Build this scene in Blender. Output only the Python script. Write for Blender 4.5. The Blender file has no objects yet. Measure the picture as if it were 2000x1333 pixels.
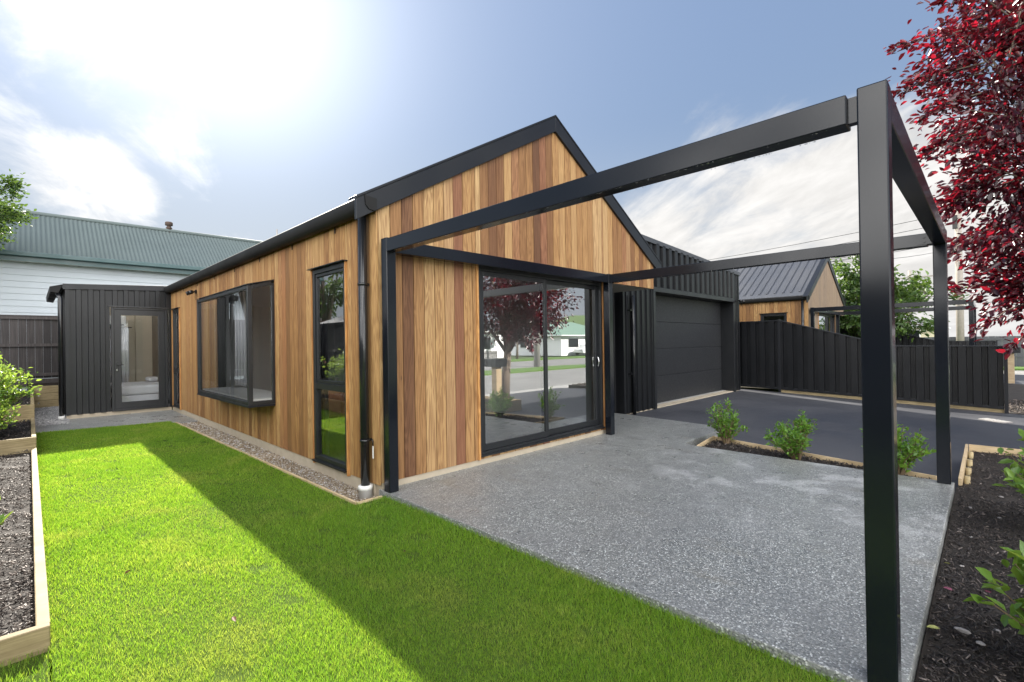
import bpy, math, random
import numpy as np
from mathutils import Vector, Matrix
R_ = math.radians
scn = bpy.context.scene
COL = scn.collection
random.seed(7); rng = np.random.default_rng(7)

# ------------------------------------------------------------------ camera, sky, sun, exposure
YAW, PITCH, ROLL, FPX = R_(45.2096), R_(0.25584), R_(-0.84378), 936.98
CAM = Vector((-2.36475, -4.08550, 1.38893))
f0 = Vector((math.sin(YAW)*math.cos(PITCH), math.cos(YAW)*math.cos(PITCH), math.sin(PITCH)))
r0 = Vector((math.cos(YAW), -math.sin(YAW), 0)); u0 = r0.cross(f0)
rr = math.cos(ROLL)*r0 + math.sin(ROLL)*u0; uu = -math.sin(ROLL)*r0 + math.cos(ROLL)*u0
cd = bpy.data.cameras.new('camera'); cam = bpy.data.objects.new('camera', cd); COL.objects.link(cam)
cd.sensor_width = 36; cd.lens = FPX/2000*36; cd.clip_start = 0.05; cd.clip_end = 5000
cam.matrix_world = Matrix(((rr.x, uu.x, -f0.x, CAM.x), (rr.y, uu.y, -f0.y, CAM.y), (rr.z, uu.z, -f0.z, CAM.z), (0, 0, 0, 1)))
scn.camera = cam

SUN = Vector((0.365, 1.53, 1.0)).normalized()
SKY_STRENGTH = 0.070; SUN_STRENGTH = 5.0
scn.view_settings.view_transform = 'Standard'; scn.view_settings.look = 'None'
scn.view_settings.exposure = 1.42; scn.view_settings.gamma = 1.0
scn.cycles.use_denoising = True; scn.cycles.max_bounces = 8; scn.cycles.transparent_max_bounces = 24
scn.cycles.sample_clamp_indirect = 8; scn.cycles.caustics_reflective = False; scn.cycles.caustics_refractive = False

def link(nt, a, b): nt.links.new(a, b)
def node(nt, typ, ins=None, **props):
    n = nt.nodes.new(typ)
    for k, v in props.items(): setattr(n, k, v)
    for k, v in (ins or {}).items():
        s = n.inputs[k]
        if isinstance(v, bpy.types.NodeSocket): nt.links.new(v, s)
        else:
            if isinstance(v, tuple) and len(v) == 3 and s.type == 'RGBA': v = v + (1,)
            s.default_value = v
    return n
def mth(nt, op, a, b=None, c=None, clamp=False):
    ins = {0: a}
    if b is not None: ins[1] = b
    if c is not None: ins[2] = c
    return node(nt, 'ShaderNodeMath', ins, operation=op, use_clamp=clamp).outputs[0]
def vmth(nt, op, a, b=None):
    ins = {0: a}
    if b is not None: ins[1] = b
    n = node(nt, 'ShaderNodeVectorMath', ins, operation=op)
    return n.outputs['Value'] if op in ('DOT_PRODUCT', 'LENGTH') else n.outputs[0]
def mixc(nt, fac, a, b, blend='MIX'):
    n = node(nt, 'ShaderNodeMix', data_type='RGBA', blend_type=blend)
    for s, v in ((n.inputs[0], fac), (n.inputs[6], a), (n.inputs[7], b)):
        if isinstance(v, bpy.types.NodeSocket): nt.links.new(v, s)
        else: s.default_value = v + (1,) if isinstance(v, tuple) and len(v) == 3 else v
    return n.outputs[2]
def sstep(nt, v, lo, hi, a=0.0, b=1.0):
    n = node(nt, 'ShaderNodeMapRange', {'Value': v, 'From Min': lo, 'From Max': hi, 'To Min': a, 'To Max': b}, interpolation_type='SMOOTHSTEP')
    return n.outputs[0]
def ramp(nt, fac, stops, interp='LINEAR'):
    n = node(nt, 'ShaderNodeValToRGB', {0: fac}); cr = n.color_ramp; cr.interpolation = interp
    while len(cr.elements) < len(stops): cr.elements.new(0.5)
    for e, (p, c) in zip(cr.elements, stops): e.position = p; e.color = tuple(c) + (1,)
    return n.outputs[0]
def noise(nt, vec, scale, detail=4, rough=0.5, dist=0.0):
    return node(nt, 'ShaderNodeTexNoise', {'Vector': vec, 'Scale': scale, 'Detail': detail, 'Roughness': rough, 'Distortion': dist}).outputs[0]

w = bpy.data.worlds.new('World'); scn.world = w; w.use_nodes = True
nt = w.node_tree; nt.nodes.clear()
sky = node(nt, 'ShaderNodeTexSky', sky_type='NISHITA', sun_disc=False)
sky.sun_elevation = math.asin(SUN.z); sky.sun_rotation = math.atan2(SUN.x, SUN.y)
sky.altitude = 50; sky.air_density = 1.0; sky.dust_density = 0.0; sky.ozone_density = 1.0
D = node(nt, 'ShaderNodeTexCoord').outputs['Generated']
sx = node(nt, 'ShaderNodeSeparateXYZ', {0: D})
zc = mth(nt, 'ADD', mth(nt, 'MAXIMUM', sx.outputs[2], 0.0), 0.30)
P = node(nt, 'ShaderNodeCombineXYZ', {0: mth(nt, 'DIVIDE', sx.outputs[0], zc), 1: mth(nt, 'DIVIDE', sx.outputs[1], zc), 2: 0.37}).outputs[0]
sd = vmth(nt, 'DOT_PRODUCT', D, tuple(SUN)); sdp = mth(nt, 'MAXIMUM', sd, 0.0)
def toward(px, py):
    d = f0 + rr*((px-1000)/FPX) - uu*((py-666.5)/FPX); return tuple(d.normalized())
def lobe(px, py, lo, hi, amp):
    return mth(nt, 'MULTIPLY', sstep(nt, vmth(nt, 'DOT_PRODUCT', D, toward(px, py)), lo, hi), amp)
n1 = noise(nt, P, 2.1, 9, 0.60, 0.35)
streak = vmth(nt, 'ADD', vmth(nt, 'MULTIPLY', P, (1.0, 1.0, 1.0)), vmth(nt, 'MULTIPLY', vmth(nt, 'MULTIPLY', node(nt, 'ShaderNodeCombineXYZ', {0: vmth(nt, 'DOT_PRODUCT', P, (0.75, -0.66, 0.0)), 1: 0.0, 2: 0.0}).outputs[0], (1, 1, 1)), (1.3, 0.0, 0.0)))
n2 = noise(nt, streak, 2.6, 9, 0.64, 0.5)
nn = mth(nt, 'ADD', mth(nt, 'MULTIPLY', n1, 0.6), mth(nt, 'MULTIPLY', n2, 0.4))
bias = lobe(1480, 500, 0.89, 0.985, 0.42)
for a in ((1850, 560, 0.93, 0.99, 0.16), (1300, 400, 0.96, 0.998, 0.10), (90, 130, 0.965, 0.998, 0.20), (380, 440, 0.980, 0.999, 0.17), (180, 375, 0.995, 0.9995, 0.12), (330, 60, 0.975, 0.999, 0.10), (400, 300, 0.975, 0.998, -0.12), (1150, 60, 0.80, 0.97, -0.14), (1650, 60, 0.86, 0.97, -0.16), (700, 330, 0.97, 0.998, -0.08)):
    bias = mth(nt, 'ADD', bias, lobe(*a))
rear = sstep(nt, vmth(nt, 'DOT_PRODUCT', D, tuple((-f0.x, -f0.y, 0.25))), -0.05, 0.7)  # unseen cloud bank behind the camera, added to fill the shaded facade
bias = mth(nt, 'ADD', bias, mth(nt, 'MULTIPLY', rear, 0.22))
cov = sstep(nt, mth(nt, 'ADD', nn, bias), 0.58, 0.86)
cov = mth(nt, 'MULTIPLY', cov, sstep(nt, sx.outputs[2], -0.01, 0.05, 0.6, 1.0))
bright = mth(nt, 'ADD', mth(nt, 'MULTIPLY', mth(nt, 'POWER', sdp, 14.0), 5.0), mth(nt, 'ADD', 5.1, mth(nt, 'MULTIPLY', rear, 44.0)))  # clouds behind the camera are boosted as fill light
bright = mth(nt, 'MULTIPLY', bright, sstep(nt, n2, 0.3, 0.75, 0.84, 1.12))
cl = node(nt, 'ShaderNodeVectorMath', {0: (1.0, 0.980, 0.955), 3: bright}, operation='SCALE').outputs[0]
glow = mth(nt, 'ADD', mth(nt, 'MULTIPLY', mth(nt, 'POWER', sdp, 8.0), 1.65), mth(nt, 'MULTIPLY', mth(nt, 'POWER', sdp, 40.0), 4.0))
gl = node(nt, 'ShaderNodeVectorMath', {0: (1.0, 0.98, 0.96), 3: glow}, operation='SCALE').outputs[0]
lum = vmth(nt, 'DOT_PRODUCT', sky.outputs[0], (0.3, 0.5, 0.2))
soft = mth(nt, 'DIVIDE', 1.0, mth(nt, 'ADD', 1.0, mth(nt, 'MULTIPLY', mth(nt, 'MAXIMUM', mth(nt, 'SUBTRACT', lum, 2.2), 0.0), 0.38)))
soft = mth(nt, 'MULTIPLY', soft, 0.95)
skyd = mixc(nt, 0.22, sky.outputs[0], node(nt, 'ShaderNodeCombineXYZ', {0: lum, 1: lum, 2: mth(nt, 'MULTIPLY', lum, 1.1)}).outputs[0])
skyc = vmth(nt, 'ADD', node(nt, 'ShaderNodeVectorMath', {0: skyd, 3: soft}, operation='SCALE').outputs[0], gl)
skyc = mixc(nt, sstep(nt, sx.outputs[2], 0.42, 0.02, 0.0, 0.85), skyc, (3.9, 4.15, 4.5))
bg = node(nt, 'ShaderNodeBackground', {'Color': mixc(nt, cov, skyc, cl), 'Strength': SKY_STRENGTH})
link(nt, bg.outputs[0], node(nt, 'ShaderNodeOutputWorld').inputs[0])

sl = bpy.data.lights.new('sun', 'SUN'); sl.energy = SUN_STRENGTH; sl.angle = R_(0.53); sl.color = (1.0, 0.93, 0.82)
so = bpy.data.objects.new('sun', sl); COL.objects.link(so); so.rotation_euler = SUN.to_track_quat('Z', 'Y').to_euler(); so.location = (0, 0, 30)

# ------------------------------------------------------------------ materials
def newmat(name):
    m = bpy.data.materials.new(name); m.use_nodes = True
    t = m.node_tree; t.nodes.clear()
    b = t.nodes.new('ShaderNodeBsdfPrincipled'); o = t.nodes.new('ShaderNodeOutputMaterial'); t.links.new(b.outputs[0], o.inputs[0])
    return m, t, b, o
def setin(t, b, **k):
    for n, v in k.items():
        s = b.inputs[n.replace('_', ' ')]
        if isinstance(v, bpy.types.NodeSocket): t.links.new(v, s)
        else: s.default_value = v + (1,) if isinstance(v, tuple) and len(v) == 3 and s.type == 'RGBA' else v
def bump(t, b, h, strength=0.3, dist=0.01):
    t.links.new(node(t, 'ShaderNodeBump', {'Height': h, 'Strength': strength, 'Distance': dist}).outputs[0], b.inputs['Normal'])
def objc(t): return node(t, 'ShaderNodeTexCoord').outputs['Object']
def sep(t, v): return node(t, 'ShaderNodeSeparateXYZ', {0: v}).outputs
def rnd(t): return node(t, 'ShaderNodeNewGeometry').outputs['Random Per Island']

def plain(name, col, rough=0.5, var=0.12, scale=6.0, metal=0.0, bmp=0.0, spec=0.5):
    m, t, b, o = newmat(name); c = objc(t)
    n = noise(t, c, scale, 5, 0.6)
    lo = tuple(x*(1-var) for x in col); hi = tuple(min(1, x*(1+var)) for x in col)
    setin(t, b, Base_Color=mixc(t, n, lo, hi), Roughness=sstep(t, noise(t, c, scale*0.37, 3), 0.3, 0.7, rough*0.85, min(1, rough*1.15)), Metallic=metal, Specular_IOR_Level=spec)
    if bmp: bump(t, b, noise(t, c, scale*6, 4), bmp, 0.004)
    return m

def cedar(name, stops, weather=0.0):
    m, t, b, o = newmat(name); c = objc(t); r = rnd(t); s = sep(t, c)
    al = mth(t, 'ADD', s[0], s[1])
    off = mth(t, 'MULTIPLY', r, 91.0)
    v = node(t, 'ShaderNodeCombineXYZ', {0: mth(t, 'ADD', al, off), 1: off, 2: s[2]}).outputs[0]
    fine = noise(t, vmth(t, 'MULTIPLY', v, (150.0, 1.0, 3.0)), 1.0, 4, 0.65)
    rings = noise(t, vmth(t, 'MULTIPLY', v, (9.0, 1.0, 0.75)), 1.0, 3, 0.5, 0.4)
    rw = mth(t, 'SINE', mth(t, 'MULTIPLY', rings, 75.0))
    hsh = node(t, 'ShaderNodeTexWhiteNoise', {'W': mth(t, 'MULTIPLY', r, 913.7)}, noise_dimensions='1D').outputs[0]
    base = ramp(t, hsh, stops)
    k = mth(t, 'ADD', mth(t, 'MULTIPLY', sstep(t, fine, 0.25, 0.75), 0.34), mth(t, 'MULTIPLY', mth(t, 'MULTIPLY', rw, 0.09), sstep(t, mth(t, 'FRACT', mth(t, 'MULTIPLY', r, 17.0)), 0.3, 0.8)))
    dark = mixc(t, 1.0, base, (0.66, 0.56, 0.50), 'MULTIPLY')
    light = mixc(t, 1.0, base, (1.26, 1.25, 1.20), 'MULTIPLY')
    col = mixc(t, sstep(t, k, 0.0, 0.34), dark, light)
    patch = noise(t, vmth(t, 'MULTIPLY', v, (4.0, 1.0, 0.5)), 1.0, 3)
    col = mixc(t, sstep(t, patch, 0.4, 0.75, 0.0, 0.25), col, mixc(t, 1.0, base, (0.72, 0.66, 0.66), 'MULTIPLY'))
    if weather: col = mixc(t, weather, col, (0.24, 0.20, 0.15))
    kv = node(t, 'ShaderNodeTexVoronoi', {'Vector': vmth(t, 'MULTIPLY', v, (6.0, 1.0, 2.2)), 'Scale': 1.0})
    kn = mth(t, 'MULTIPLY', sstep(t, kv.outputs[0], 0.075, 0.03), sstep(t, sep(t, kv.outputs['Color'])[0], 0.62, 0.66))
    col = mixc(t, mth(t, 'MULTIPLY', kn, 0.7), col, (.09, .04, .02))
    setin(t, b, Base_Color=col, Roughness=0.62, Specular_IOR_Level=0.35)
    bump(t, b, k, 0.25, 0.003)
    return m
CED_RAW = [(0.0, (.17, .080, .038)), (.12, (.27, .135, .060)), (.30, (.365, .20, .086)), (.50, (.425, .245, .106)), (.70, (.475, .295, .140)), (.90, (.53, .35, .18)), (1.0, (.34, .155, .082))]
CED = [(p, tuple(.72*v*k+.28*a for v, k, a in zip(c, (.80, .74, .67), (.335, .185, .072)))) for p, c in CED_RAW]
CEDG = [(0.0, (.115, .056, .030)), (.07, (.17, .085, .040)), (.20, (.245, .132, .057)), (.38, (.30, .172, .074)), (.55, (.335, .198, .086)), (.74, (.385, .245, .115)), (.86, (.42, .285, .145)), (.94, (.25, .125, .062)), (1.0, (.19, .085, .052))]
M = {}
M['cedar'] = cedar('cedar_boards', CEDG)
M['cedar_side'] = cedar('cedar_boards_side', [(p, (c[0]*0.98, c[1]*1.02, c[2]*0.98)) for p, c in CED], 0.03)
M['cedar_grey'] = cedar('cedar_boards_weathered', [(p, tuple(.28*v+.72*w_ for v, w_ in zip(c, (.205, .175, .145)))) for p, c in CED], 0.22)
M['cedar_trim'] = cedar('cedar_trim', [(0, (.40, .20, .075)), (1, (.50, .27, .10))])
M['metal'] = plain('charcoal_cladding', (.0105, .0115, .0135), 0.34, 0.15, 3.0, spec=0.32)
M['flash'] = plain('charcoal_flashing', (.011, .0125, .016), 0.38, 0.1, 4.0, spec=0.35)
M['roofm'] = plain('grey_roofing', (.060, .064, .074), 0.45, 0.12, 2.0)
M['steel'] = plain('black_steel', (.0058, .0075, .0115), 0.16, 0.2, 5.0, spec=0.34)
M['frame'] = plain('window_frame_paint', (.013, .0145, .017), 0.38, 0.1, 8.0)
M['pipe'] = plain('downpipe_paint', (.010, .011, .013), 0.22, 0.1, 6.0)
M['gutterm'] = plain('gutter_paint', (.017, .017, .0175), 0.6, 0.12, 4.0, spec=0.15)
M['gdoor'] = plain('garage_door_paint', (.0165, .018, .021), 0.5, 0.08, 60.0, 0, 0.4)
M['white'] = plain('white_paint', (.78, .79, .80), 0.5, 0.03)
M['pvc'] = plain('white_plastic', (.72, .72, .70), 0.4, 0.08, 20.0)
M['soffit'] = plain('soffit_board', (.36, .34, .30), 0.6, 0.05)
M['concrete'] = plain('foundation_concrete', (.44, .38, .29), 0.8, 0.22, 9.0, 0, 0.4)
M['carpet'] = plain('grey_carpet', (.20, .20, .21), 0.95, 0.1, 60.0)
M['beige'] = plain('beige_laminate', (.50, .44, .35), 0.5, 0.04)
M['linen'] = plain('white_linen', (.70, .71, .76), 0.9, 0.06, 8.0)
M['leather'] = plain('tan_leather', (.34, .17, .085), 0.45, 0.12, 8.0)
M['canvas'] = plain('dark_canvas', (.07, .06, .05), 0.7, 0.5, 5.0)
M['chrome'] = plain('chrome', (.65, .65, .66), 0.15, 0.05, 5.0, 1.0)
M['tint'] = plain('dark_car_glass', (.015, .018, .02), 0.08, 0.1)
M['rubber'] = plain('tyre_rubber', (.02, .02, .02), 0.85, 0.1)
M['terra'] = plain('rusty_metal', (.075, .05, .04), 0.7, 0.3, 12.0)
M['brick'] = plain('red_brick', (.26, .11, .075), 0.85, 0.25, 14.0)
M['cream'] = plain('cream_wall_paint', (.68, .62, .44), 0.7, 0.06)
M['stonem'] = plain('pale_stone', (.27, .255, .25), 0.7, 0.25, 18.0, 0, 0.4)
M['leaflit'] = plain('fallen_leaf', (.27, .28, .09), 0.6, 0.3, 25.0)
M['purple'] = plain('fallen_plum_leaf', (.20, .06, .10), 0.6, 0.3, 25.0)
M['bark'] = plain('tree_bark', (.16, .125, .10), 0.9, 0.35, 12.0, 0, 0.8)
M['stem'] = plain('shrub_stem', (.17, .12, .07), 0.85, 0.3, 20.0)
M['polew'] = plain('grey_pole_wood', (.30, .27, .24), 0.85, 0.25, 8.0)
M['wire'] = plain('black_wire', (.03, .03, .03), 0.6, 0.1)
M['greenroof'] = plain('green_tin_roof', (.20, .30, .24), 0.45, 0.1, 2.0)
M['gcorr'] = plain('green_corrugated_iron', (.110, .138, .138), 0.6, 0.14, 1.2, spec=0.25)
M['gtrim'] = plain('green_gutter_paint', (.050, .105, .110), 0.4, 0.08)
M['wboard'] = plain('white_weatherboard', (.52, .575, .62), 0.6, 0.06, 3.0)
M['carw'] = plain('white_car_paint', (.75, .76, .77), 0.2, 0.02)
M['greyroof'] = plain('grey_tile_roof', (.16, .165, .18), 0.6, 0.15, 4.0)

def timber(name, a, bb, rough=0.75):
    m, t, b, o = newmat(name); c = objc(t); r = rnd(t)
    v = vmth(t, 'ADD', c, node(t, 'ShaderNodeCombineXYZ', {0: mth(t, 'MULTIPLY', r, 37.0), 1: mth(t, 'MULTIPLY', r, 53.0), 2: r}).outputs[0])
    n = noise(t, vmth(t, 'MULTIPLY', v, (4.0, 4.0, 60.0)), 1.0, 5, 0.6, 0.3); n3 = noise(t, v, 5.0, 4, 0.6)
    k = mth(t, 'ADD', mth(t, 'MULTIPLY', n, 0.55), mth(t, 'ADD', mth(t, 'MULTIPLY', n3, 0.3), mth(t, 'MULTIPLY', r, 0.15)))
    setin(t, b, Base_Color=mixc(t, sstep(t, k, 0.3, 0.7), a, bb), Roughness=rough); bump(t, b, n, 0.3, 0.004)
    return m
M['sleeper'] = timber('treated_sleeper', (.20, .15, .075), (.42, .34, .19))
M['edging'] = timber('pale_timber_edging', (.42, .31, .17), (.60, .47, .30))
M['postw'] = timber('letterbox_post_timber', (.30, .22, .13), (.48, .38, .25))
def paling():
    m, t, b, o = newmat('dark_paling'); c = objc(t); r = rnd(t)
    n = noise(t, vmth(t, 'MULTIPLY', vmth(t, 'ADD', c, node(t, 'ShaderNodeCombineXYZ', {0: mth(t, 'MULTIPLY', r, 31.0)}).outputs[0]), (40.0, 40.0, 2.0)), 1.0, 5, 0.6, 0.5)
    k = mth(t, 'ADD', mth(t, 'MULTIPLY', n, 0.6), mth(t, 'MULTIPLY', r, 0.4))
    setin(t, b, Base_Color=mixc(t, sstep(t, k, 0.25, 0.75), (.022, .020, .021), (.080, .070, .068)), Roughness=0.8); bump(t, b, n, 0.4, 0.004)
    return m
M['paling'] = paling()

def glass(name, tint, refl, mult=0.9):
    m, t, b, o = newmat(name); t.nodes.remove(b)
    fr = node(t, 'ShaderNodeFresnel', {'IOR': 1.52}).outputs[0]
    fac = mth(t, 'ADD', mth(t, 'MULTIPLY', fr, mult), refl, clamp=True)
    tr = node(t, 'ShaderNodeBsdfTransparent', {'Color': tint + (1,)}); g = node(t, 'ShaderNodeBsdfGlossy', {'Color': (.96, .98, 1, 1), 'Roughness': 0.0})
    mx = node(t, 'ShaderNodeMixShader', {0: fac, 1: tr.outputs[0], 2: g.outputs[0]}); t.links.new(mx.outputs[0], o.inputs[0])
    return m
M['glass'] = glass('double_glazing', (.90, .93, .92), 0.43, 1.2)
M['glass_bay'] = glass('bay_glazing', (.95, .965, .96), 0.06, 1.15)
M['glass_side'] = glass('side_glazing', (.93, .95, .945), 0.16, 1.3)
M['glass_clear'] = glass('clear_glazing', (.97, .98, .975), 0.015, 0.55)

m_op, t_, b_, o_ = newmat('opal_fill_panel'); t_.nodes.remove(b_); t_.links.new(node(t_, 'ShaderNodeBsdfTranslucent', {'Color': (.85, .86, .86, 1)}).outputs[0], o_.inputs[0]); M['opal'] = m_op  # diffusing panel added over the annex room for its light
def aggregate():
    m, t, b, o = newmat('exposed_aggregate'); c = objc(t)
    v1 = node(t, 'ShaderNodeTexVoronoi', {'Vector': c, 'Scale': 125.0, 'Randomness': 1.0}); s = sep(t, v1.outputs['Color'])
    v2 = node(t, 'ShaderNodeTexVoronoi', {'Vector': c, 'Scale': 75.0, 'Randomness': 1.0}); s2 = sep(t, v2.outputs['Color'])
    base = ramp(t, s[0], [(0, (.092, .098, .096)), (.45, (.178, .188, .185)), (.75, (.235, .245, .241)), (.88, (.30, .30, .282)), (.95, (.45, .465, .46)), (1, (.62, .65, .645))])
    st = mth(t, 'MULTIPLY', sstep(t, v2.outputs[0], 0.38, 0.30), mth(t, 'MULTIPLY', sstep(t, s2[1], 0.86, 0.90), 0.8))
    base = mixc(t, st, base, (.66, .67, .68))
    big = noise(t, c, 1.1, 5, 0.6)
    base = mixc(t, sstep(t, big, 0.35, 0.7, 0.0, 0.35), base, (.19, .194, .197))
    blotch = noise(t, vmth(t, 'MULTIPLY', c, (1.0, 1.0, 1.0)), 2.3, 6, 0.65)
    s3 = sep(t, c)
    # pale speckled patches towards the open corner of the slab
    reg = mth(t, 'MULTIPLY', sstep(t, s3[0], 0.9, 2.6), sstep(t, s3[1], -0.9, -2.0))
    pat = mth(t, 'MULTIPLY', sstep(t, mth(t, 'ADD', blotch, mth(t, 'MULTIPLY', noise(t, c, 38.0, 3, 0.6), 0.25)), 0.63, 0.74), reg)
    base = mixc(t, mth(t, 'MULTIPLY', pat, mth(t, 'ADD', 0.08, mth(t, 'MULTIPLY', s[2], 0.75))), base, (.50, .51, .52))
    base = mixc(t, sstep(t, noise(t, vmth(t, 'MULTIPLY', c, (2.5, 0.9, 1.0)), 1.0, 4, 0.6), 0.58, 0.74, 0.0, 0.30), base, (.16, .135, .09))
    setin(t, b, Base_Color=base, Roughness=sstep(t, noise(t, c, 3.0, 4, 0.6), 0.3, 0.7, 0.26, 0.46), Specular_IOR_Level=0.75)
    bump(t, b, v1.outputs[0], 0.5, 0.004)
    return m
M['agg'] = aggregate()
def asphalt(name, lo, hi, r0, r1):
    m, t, b, o = newmat(name); c = objc(t)
    n = noise(t, c, 130.0, 4, 0.7); n2_ = noise(t, c, 0.9, 6, 0.6)
    k = mth(t, 'ADD', mth(t, 'MULTIPLY', n, 0.6), mth(t, 'MULTIPLY', n2_, 0.4))
    setin(t, b, Base_Color=mixc(t, sstep(t, k, 0.3, 0.7), lo, hi), Roughness=sstep(t, n2_, 0.3, 0.7, r0, r1), Specular_IOR_Level=0.6); bump(t, b, n, 0.5, 0.004)
    return m
M['asphalt'] = asphalt('driveway_asphalt', (.027, .029, .036), (.062, .065, .076), 0.6, 0.85)
M['road'] = asphalt('road_asphalt', (.15, .15, .145), (.26, .255, .245), 0.7, 0.9)
M['footpath'] = asphalt('footpath_concrete', (.26, .26, .25), (.40, .39, .37), 0.75, 0.9)
M['earth'] = plain('dark_soil', (.022, .017, .014), 1.0, 0.5, 18.0, 0, 0.8)
M['gravelbase'] = plain('gravel_bed', (.17, .125, .08), 0.95, 0.5, 60.0, 0, 0.8)
M['lawnsoil'] = plain('lawn_soil', (.060, .095, .018), 1.0, 0.5, 30.0, 0, 0.6, spec=0.03)
M['straw'] = plain('dry_thatch', (.20, .15, .08), 1.0, 0.5, 40.0, 0, 0.8, spec=0.03)
M['verge'] = plain('verge_grass', (.085, .16, .028), 0.9, 0.45, 3.0, 0, 0.5)
M['ground'] = plain('ground_grass', (.07, .10, .035), 0.95, 0.4, 0.4)
M['hill'] = plain('hill_grass', (.10, .15, .06), 0.95, 0.45, 0.02)

def foliage(name, stops, trans, rough=0.4, tw=0.45, spec=0.5, var=0.0, dk=0.7):
    m, t, b, o = newmat(name); r = rnd(t)
    col = ramp(t, r, stops)
    setin(t, b, Base_Color=col, Roughness=rough, Specular_IOR_Level=spec)
    hs = node(t, 'ShaderNodeTexWhiteNoise', {'W': mth(t, 'MULTIPLY', r, 517.3)}, noise_dimensions='1D').outputs[0]
    tl = node(t, 'ShaderNodeBsdfTranslucent', {'Color': mixc(t, sstep(t, hs, var, 1.0), tuple(x*dk for x in trans), trans)})
    mx = node(t, 'ShaderNodeMixShader', {0: tw, 1: b.outputs[0], 2: tl.outputs[0]}); t.links.new(mx.outputs[0], o.inputs[0])
    return m
M['leaf_plum'] = foliage('plum_leaf', [(0, (.020, .006, .012)), (.6, (.038, .008, .018)), (1, (.090, .011, .022))], (.70, .020, .050), 0.28, 0.32, 0.7, 0.52, 0.16)
M['leaf_green'] = foliage('glossy_leaf', [(0, (.045, .12, .018)), (.5, (.095, .22, .03)), (1, (.17, .33, .05))], (.34, .55, .06), 0.3, 0.4)
M['leaf_lime'] = foliage('lime_leaf', [(0, (.07, .15, .03)), (.6, (.13, .25, .045)), (1, (.22, .36, .08))], (.45, .62, .08), 0.3, 0.42)
M['leaf_tree'] = foliage('tree_leaf', [(0, (.025, .06, .015)), (.6, (.055, .11, .025)), (1, (.10, .17, .035))], (.17, .28, .04), 0.4, 0.35)
M['petal'] = foliage('pink_petal', [(0, (.6, .18, .22)), (1, (.75, .35, .38))], (.6, .25, .25), 0.5, 0.4)
def grassmat():
    m, t, b, o = newmat('grass_blade'); r = rnd(t); c = objc(t)
    g = ramp(t, r, [(0, (.095, .200, .020)), (.5, (.165, .300, .026)), (1, (.28, .395, .050))])
    dryn = noise(t, c, 1.5, 5, 0.6, 0.6)
    g = mixc(t, sstep(t, mth(t, 'ADD', dryn, mth(t, 'MULTIPLY', r, 0.14)), 0.55, 0.79, 0.0, 0.46), g, (.40, .40, .11))
    g = mixc(t, sstep(t, noise(t, c, 0.8, 3), 0.4, 0.65, 0.0, 0.30), g, (.065, .19, .014))
    setin(t, b, Base_Color=g, Roughness=0.45, Specular_IOR_Level=0.35)
    tl = node(t, 'ShaderNodeBsdfTranslucent', {'Color': mixc(t, 1.0, g, (2.2, 2.05, 1.3), 'MULTIPLY')})
    mx = node(t, 'ShaderNodeMixShader', {0: 0.45, 1: b.outputs[0], 2: tl.outputs[0]}); t.links.new(mx.outputs[0], o.inputs[0])
    return m
M['grass'] = grassmat()
def islandmat(name, stops, rough):
    m, t, b, o = newmat(name)
    setin(t, b, Base_Color=ramp(t, rnd(t), stops), Roughness=rough)
    return m
M['mulch'] = islandmat('bark_mulch', [(0, (.007, .006, .006)), (.5, (.018, .014, .014)), (.82, (.036, .028, .025)), (.93, (.085, .066, .058)), (1, (.21, .18, .165))], 0.55)
M['mulch_dry'] = islandmat('dry_bark_mulch', [(0, (.022, .017, .015)), (.5, (.060, .046, .038)), (.85, (.12, .092, .075)), (1, (.26, .22, .19))], 0.6)
M['pebble'] = islandmat('river_pebble', [(0, (.13, .095, .06)), (.4, (.26, .20, .13)), (.7, (.33, .29, .23)), (.92, (.52, .51, .49)), (1, (.24, .24, .26))], 0.7)
M['chipgrey'] = islandmat('grey_chip', [(0, (.16, .16, .165)), (.5, (.28, .28, .285)), (1, (.48, .48, .48))], 0.7)

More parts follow.
